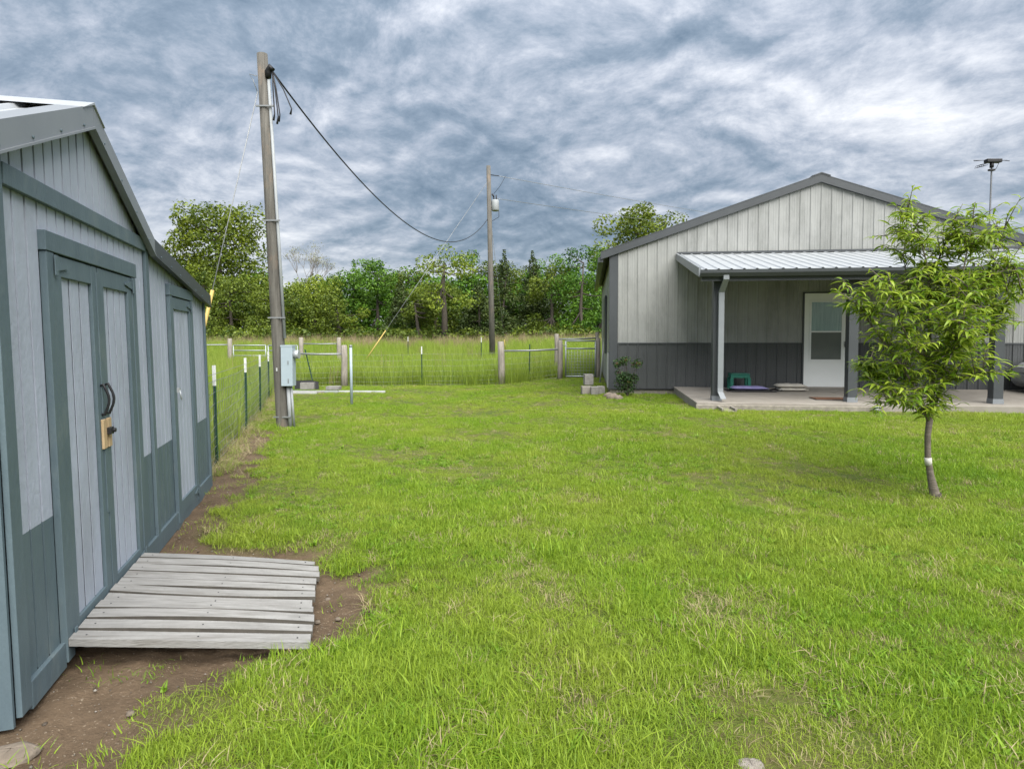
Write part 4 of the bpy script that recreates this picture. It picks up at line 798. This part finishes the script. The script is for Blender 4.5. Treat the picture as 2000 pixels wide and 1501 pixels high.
# ---- rose bush
rb = gp(1226, 775); o = thing('rose_bush', 'small rose bush with reddish tips at the building corner', 'bush', rb); m = MB(); cl = []
for k in range(16):
    q = Vector((random.uniform(-.28, .25), random.uniform(-.15, .15), random.uniform(.3, .85))); m.tube(arc((0, 0, 0), q, (0, 0, .05), 4), [.01, .008, .006, .005, .003], 5, caps=False); cl.append((tuple(q), (.10, .10, .11))); cl.append((tuple(q * .55), (.13, .12, .12)))
m.build('stems', BARK, o); V, F, vv = crown_mesh(cl, .05, 1400); link('foliage', npmesh('foliage', V, F, leafmat('rose_leaves', (.02, .05, .014), (.06, .11, .03)), vv), o)
V, F, vv = crown_mesh([(c, .05) for c, r in cl[::2]], .045, 1100); link('red_tips', npmesh('red_tips', V, F, leafmat('rose_tips', (.13, .06, .03), (.16, .12, .04)), vv), o)

# ------------------------------------------------------------------ grass: blade tufts set out on surveyed points
proto = bpy.data.collections.new('tufts')
def tuft(name, n, rad, hgt, wid, mat, lean=.5, seed=0, seg=3, var=.45):
    r_ = np.random.default_rng(seed); V = []; F = []; vv = []
    for i in range(n):
        a = r_.uniform(0, 2 * math.pi); rr = rad * math.sqrt(r_.uniform()); bx, by = rr * math.cos(a), rr * math.sin(a); h = hgt * r_.uniform(1 - var, 1 + var); az = r_.uniform(0, 2 * math.pi); ln = lean * abs(r_.normal()) * h; wd = wid * r_.uniform(.6, 1.3); sx, sy = -math.sin(az) * wd / 2, math.cos(az) * wd / 2; b0 = len(V); val = r_.uniform()
        for k in range(seg + 1):
            f = k / seg; x, y, z = bx + math.cos(az) * ln * f * f, by + math.sin(az) * ln * f * f, h * (f - .25 * (ln / h) * f * f); q = (1 - f ** 1.6) + .06
            V += [(x - sx * q, y - sy * q, z), (x + sx * q, y + sy * q, z)]
        for k in range(seg): F.append((b0 + 2 * k, b0 + 2 * k + 1, b0 + 2 * k + 3, b0 + 2 * k + 2)); vv.append(val)
    o = bpy.data.objects.new(name, npmesh(name, V, F, mat, vv)); proto_c.objects.link(o)
def scatter(name, label, cat, protos, pts, rotz, tilt, scl, ids):
    pm = bpy.data.meshes.new(name); n = len(pts); pm.vertices.add(n); pm.vertices.foreach_set('co', np.asarray(pts, np.float32).ravel())
    a = pm.attributes.new('rot', 'FLOAT_VECTOR', 'POINT'); a.data.foreach_set('vector', np.stack([tilt * rng.normal(size=n), tilt * rng.normal(size=n), rotz], 1).astype(np.float32).ravel())
    a = pm.attributes.new('scl', 'FLOAT', 'POINT'); a.data.foreach_set('value', np.asarray(scl, np.float32)); a = pm.attributes.new('idx', 'INT', 'POINT'); a.data.foreach_set('value', np.asarray(ids, np.int32))
    o = link(name, pm); tag(o, label, cat, kind='stuff')
    ng = bpy.data.node_groups.new(name, 'GeometryNodeTree'); ng.interface.new_socket('Geometry', in_out='INPUT', socket_type='NodeSocketGeometry'); ng.interface.new_socket('Geometry', in_out='OUTPUT', socket_type='NodeSocketGeometry')
    N = ng.nodes; Lk = ng.links; gi, go = N.new('NodeGroupInput'), N.new('NodeGroupOutput'); ci = N.new('GeometryNodeCollectionInfo'); ci.inputs[0].default_value = protos; ci.inputs[1].default_value = True; ci.inputs[2].default_value = True
    ip = N.new('GeometryNodeInstanceOnPoints'); ip.inputs['Pick Instance'].default_value = True
    def attr(nm, dt): q = N.new('GeometryNodeInputNamedAttribute'); q.data_type = dt; q.inputs[0].default_value = nm; return q.outputs[0]
    Lk.new(gi.outputs[0], ip.inputs['Points']); Lk.new(ci.outputs[0], ip.inputs['Instance']); Lk.new(attr('idx', 'INT'), ip.inputs['Instance Index']); Lk.new(attr('rot', 'FLOAT_VECTOR'), ip.inputs['Rotation']); Lk.new(attr('scl', 'FLOAT'), ip.inputs['Scale']); Lk.new(ip.outputs[0], go.inputs[0])
    md = o.modifiers.new('tufts', 'NODES'); md.node_group = ng
GL = leafmat('lawn_blades', (.105, .215, .012), (.28, .41, .03), .38, .5, patch=(.5, (.34, .38, .06), .6, (.095, .21, .012), .7))
GD = leafmat('dead_blades', (.26, .21, .11), (.40, .34, .20), .2, .8)
GT = leafmat('pasture_blades', (.14, .25, .02), (.32, .42, .055), .45, .5, patch=(.12, (.32, .36, .08), .6, (.12, .25, .03), .5))
GB = leafmat('tan_weeds', (.22, .17, .10), (.32, .25, .16), .2, .8)
WD = leafmat('broad_weed_leaves', (.11, .22, .015), (.22, .35, .03), .35, .45)
def vgz(x, y): return np.array([gz(a, b) for a, b in zip(x, y)])
def visible(x, y, pad=1.0): return np.abs(x) < y * .86 + pad
# lawn
proto_c = bpy.data.collections.new('lawn_tufts')
for s_ in range(4): tuft('tuft_%02d' % s_, 58, .09, .035, .0035, GL, 1.15, s_)
tuft('tuft_04', 30, .09, .045, .004, GD, 1.3, 9, var=.3); tuft('tuft_05', 26, .07, .075, .0050, GL, .9, 11)
def lawn_pts(n, x0, x1, y0, y1):
    x, y = rng.uniform(x0, x1, n), rng.uniform(y0, y1, n); k = visible(x, y) & (x > fence_x(y) + .15) & (y < np.where(x > .9, 21.1, 20.45)) & (rng.uniform(size=n) > dirt_mask(x, y) * 1.05 - .02)
    rx, ry = (x - SHN.x) * SE.x + (y - SHN.y) * SE.y, (x - SHN.x) * SO.x + (y - SHN.y) * SO.y; k &= ~((rx > .42) & (rx < 1.82) & (ry < 1.22)) & ~((ry < .10) & (rx < SHL + .1))
    lx = (x - 2.343) * math.cos(BA) + (y - 14.8) * math.sin(BA); ly = -(x - 2.343) * math.sin(BA) + (y - 14.8) * math.cos(BA)
    k &= ~((lx > 0) & (ly > -.02)) & ~((lx > 1.48) & (lx < 9.45) & (ly > -3.22)); return x[k], y[k]
xs, ys = [], []
for (n_, x0, x1, y0, y1) in ((17000, -5, 5.5, 1.5, 6), (26000, -6, 11, 6, 12), (22000, -8, 16, 12, 21.1)):
    a, b_ = lawn_pts(n_, x0, x1, y0, y1); xs.append(a); ys.append(b_)
lx, ly = np.concatenate(xs), np.concatenate(ys); n = len(lx)
pn = np.sin(lx * 1.1 + 1.7 * np.sin(ly * .8)) * np.sin(ly * 1.3 + 1.2 * np.sin(lx * .7 + 2)) + .5 * np.sin(lx * 3.1 + ly * 2.3)
pn2 = np.sin(lx * 2.7 + 1.9 * np.sin(ly * 2.1)) * np.sin(ly * 3.3 + 1.4 * np.sin(lx * 1.9 + 1)) + .35 * np.sin(lx * 7 + ly * 5)
bare = ((lx > .2) & (ly < 4.3) & (pn2 > .15)) * 1.0 + (pn2 > .62) * .5 + (pn > .75) * .35
ids = np.where(rng.uniform(size=n) < .04 + np.clip(bare, 0, 1.2) * .22, 4, np.where(rng.uniform(size=n) < .05, 5, rng.integers(0, 4, n)))
sc = rng.uniform(.7, 1.2, n) * (1 + .25 * np.clip(pn, -1, 1) * -1) * np.where(dirt_mask(lx + .12, ly - .08) > .1, 1.25, 1.0) * np.where(bare > .3, .8, 1)
keep = rng.uniform(size=n) > np.clip(bare, 0, 1) * .28
scatter('lawn_grass', 'bright green mown lawn grass covering the yard', 'grass', proto_c, np.stack([lx, ly, vgz(lx, ly) - .004], 1)[keep], rng.uniform(0, 6.28, n)[keep], .10, sc[keep], ids[keep])
# weeds in the lawn
proto_c = bpy.data.collections.new('weed_tufts')
for s_ in range(3): tuft('weed_%02d' % s_, 9, .03, .075, .022, WD, 1.1, 20 + s_, 4)
x, y = lawn_pts(420, -4, 8, 2, 9); n = len(x); scatter('lawn_weeds', 'broad-leaved weeds scattered through the near lawn', 'weeds', proto_c, np.stack([x, y, vgz(x, y)], 1), rng.uniform(0, 6.28, n), .1, rng.uniform(.35, .8, n), rng.integers(0, 3, n))
proto_c = bpy.data.collections.new('clover_tufts')
for s_ in range(2): tuft('clover_%02d' % s_, 26, .07, .032, .011, WD, 1.3, 30 + s_, 3)
x, y = lawn_pts(9000, -4, 8, 1.8, 9); pc_ = np.sin(x * 1.9 + 2.2 * np.sin(y * 1.1 + 1)) * np.sin(y * 2.3 + x * .6); k = pc_ + .25 * rng.normal(size=len(x)) > .45; x, y = x[k], y[k]; n = len(x)
scatter('clover', 'low clover patches among the near lawn grass', 'clover', proto_c, np.stack([x, y, vgz(x, y)], 1), rng.uniform(0, 6.28, n), .15, rng.uniform(.5, 1.0, n), rng.integers(0, 2, n))
# pasture
proto_c = bpy.data.collections.new('pasture_tufts')
for s_ in range(3): tuft('pasture_%02d' % s_, 60, .24, .60, .011, GT, .45, 40 + s_, 3, .4)
for s_ in range(2): tuft('pasture_%02d' % (3 + s_), 40, .3, .75, .014, GB, .35, 50 + s_, 3, .4)
def pasture(n, y0, y1):
    y = np.sqrt(rng.uniform(y0 ** 2, y1 ** 2, n)); x = rng.uniform(-1.0, .75, n) * (y * .95 + 2); back = np.where(x > .9, 21.15, 20.45)
    k = ((x < fence_x(y) - .12) | (y > back)); rx, ry = (x - SHN.x) * SE.x + (y - SHN.y) * SE.y, (x - SHN.x) * SO.x + (y - SHN.y) * SO.y; k &= ~((rx < SHL + .25) & (ry < .3) & (ry > -3.5)); bl = (x - 2.343) * math.cos(BA) + (y - 14.8) * math.sin(BA); k &= ~((bl > -.25) & (y < 26)); return x[k], y[k]
px_, py_ = [], []
for n_, a, b_ in ((5000, 5.0, 20), (8500, 18, 34), (9000, 34, 66)): q = pasture(n_, a, b_); px_.append(q[0]); py_.append(q[1])
x, y = np.concatenate(px_), np.concatenate(py_); n = len(x); tan_ = np.clip((y - 44) / 14, 0, 1) * .8
ids = np.where(rng.uniform(size=n) < tan_ + .015, rng.integers(3, 5, n), rng.integers(0, 3, n)); sc = rng.uniform(.65, 1.2, n) * np.where(y > 34, 1.15, 1) * np.where(y < 15, .85, 1.0)
scatter('pasture_grass', 'tall unmown pasture grass beyond the fences', 'grass', proto_c, np.stack([x, y, vgz(x, y) - .01], 1), rng.uniform(0, 6.28, n), .08, sc, ids)
# dry grass along the fence foot and litter on the bare soil
proto_c = bpy.data.collections.new('dry_tufts')
for s_ in range(3): tuft('dry_%02d' % s_, 30, .10, .12, .004, [GD, GD, GT][s_], 1.6, 60 + s_, 3)
for s_ in range(2): tuft('dry_%02d' % (3 + s_), 16, .08, .035, .004, GL, 1.0, 70 + s_, 3)
y = rng.uniform(6.6, 18.5, 260); x = fence_x(y) + rng.normal(size=260) * .13 + .05; tt = rng.uniform(-1, 4.2, 150); oo = rng.uniform(.05, 1.4, 150); q = np.array([sh(a, b_) for a, b_ in zip(tt, oo)]); kk = dirt_mask(q[:, 0], q[:, 1]) > .6; ramp_area = (tt > .48) & (tt < 1.76) & (oo < 1.16); kk &= ~ramp_area
x = np.concatenate([x, q[kk, 0]]); y = np.concatenate([y, q[kk, 1]]); n = len(x); n2 = kk.sum(); ids = np.concatenate([rng.integers(0, 3, n - n2), rng.integers(3, 5, n2)])
scatter('dry_grass', 'dry matted grass along the fence foot and soil edge', 'grass', proto_c, np.stack([x, y, vgz(x, y) - .01], 1), rng.uniform(0, 6.28, n), .3, rng.uniform(.5, 1.2, n), ids)
proto_c = bpy.data.collections.new('pebble_set')
for s_ in range(3):
    th = np.linspace(0, 2 * math.pi, 6, endpoint=False); rr = rng.uniform(.7, 1.2, 6); V = [(0, 0, -.3)] + [(math.cos(a) * q, math.sin(a) * q, rng.uniform(-.1, .15)) for a, q in zip(th, rr)] + [(0.1, 0, .55)]
    F = [(0, 1 + (i + 1) % 6, 1 + i) for i in range(6)] + [(7, 1 + i, 1 + (i + 1) % 6) for i in range(6)]
    proto_c.objects.link(bpy.data.objects.new('pebble_%02d' % s_, npmesh('pebble', V, F, [ROCK, CONC, CONC_R][s_])))
tt = rng.uniform(-1.1, 8, 2600); oo = rng.uniform(.0, 1.6, 2600); q = np.array([sh(a, b_) for a, b_ in zip(tt, oo)]); k = (dirt_mask(q[:, 0], q[:, 1]) > .5) & ~((tt > .40) & (tt < 1.75) & (oo < 1.15)); q = q[k]; n = len(q)
scatter('soil_crumbs', 'small stones and clods scattered on the bare soil', 'gravel', proto_c, np.stack([q[:, 0], q[:, 1], vgz(q[:, 0], q[:, 1]) - .018], 1), rng.uniform(0, 6.28, n), .3, .0035 + .010 * rng.uniform(size=n) ** 4, rng.integers(0, 3, n))
print('tris', sum(len(o.data.polygons) * 2 for o in scn.objects if o.type == 'MESH'), 'objs', len(scn.objects))
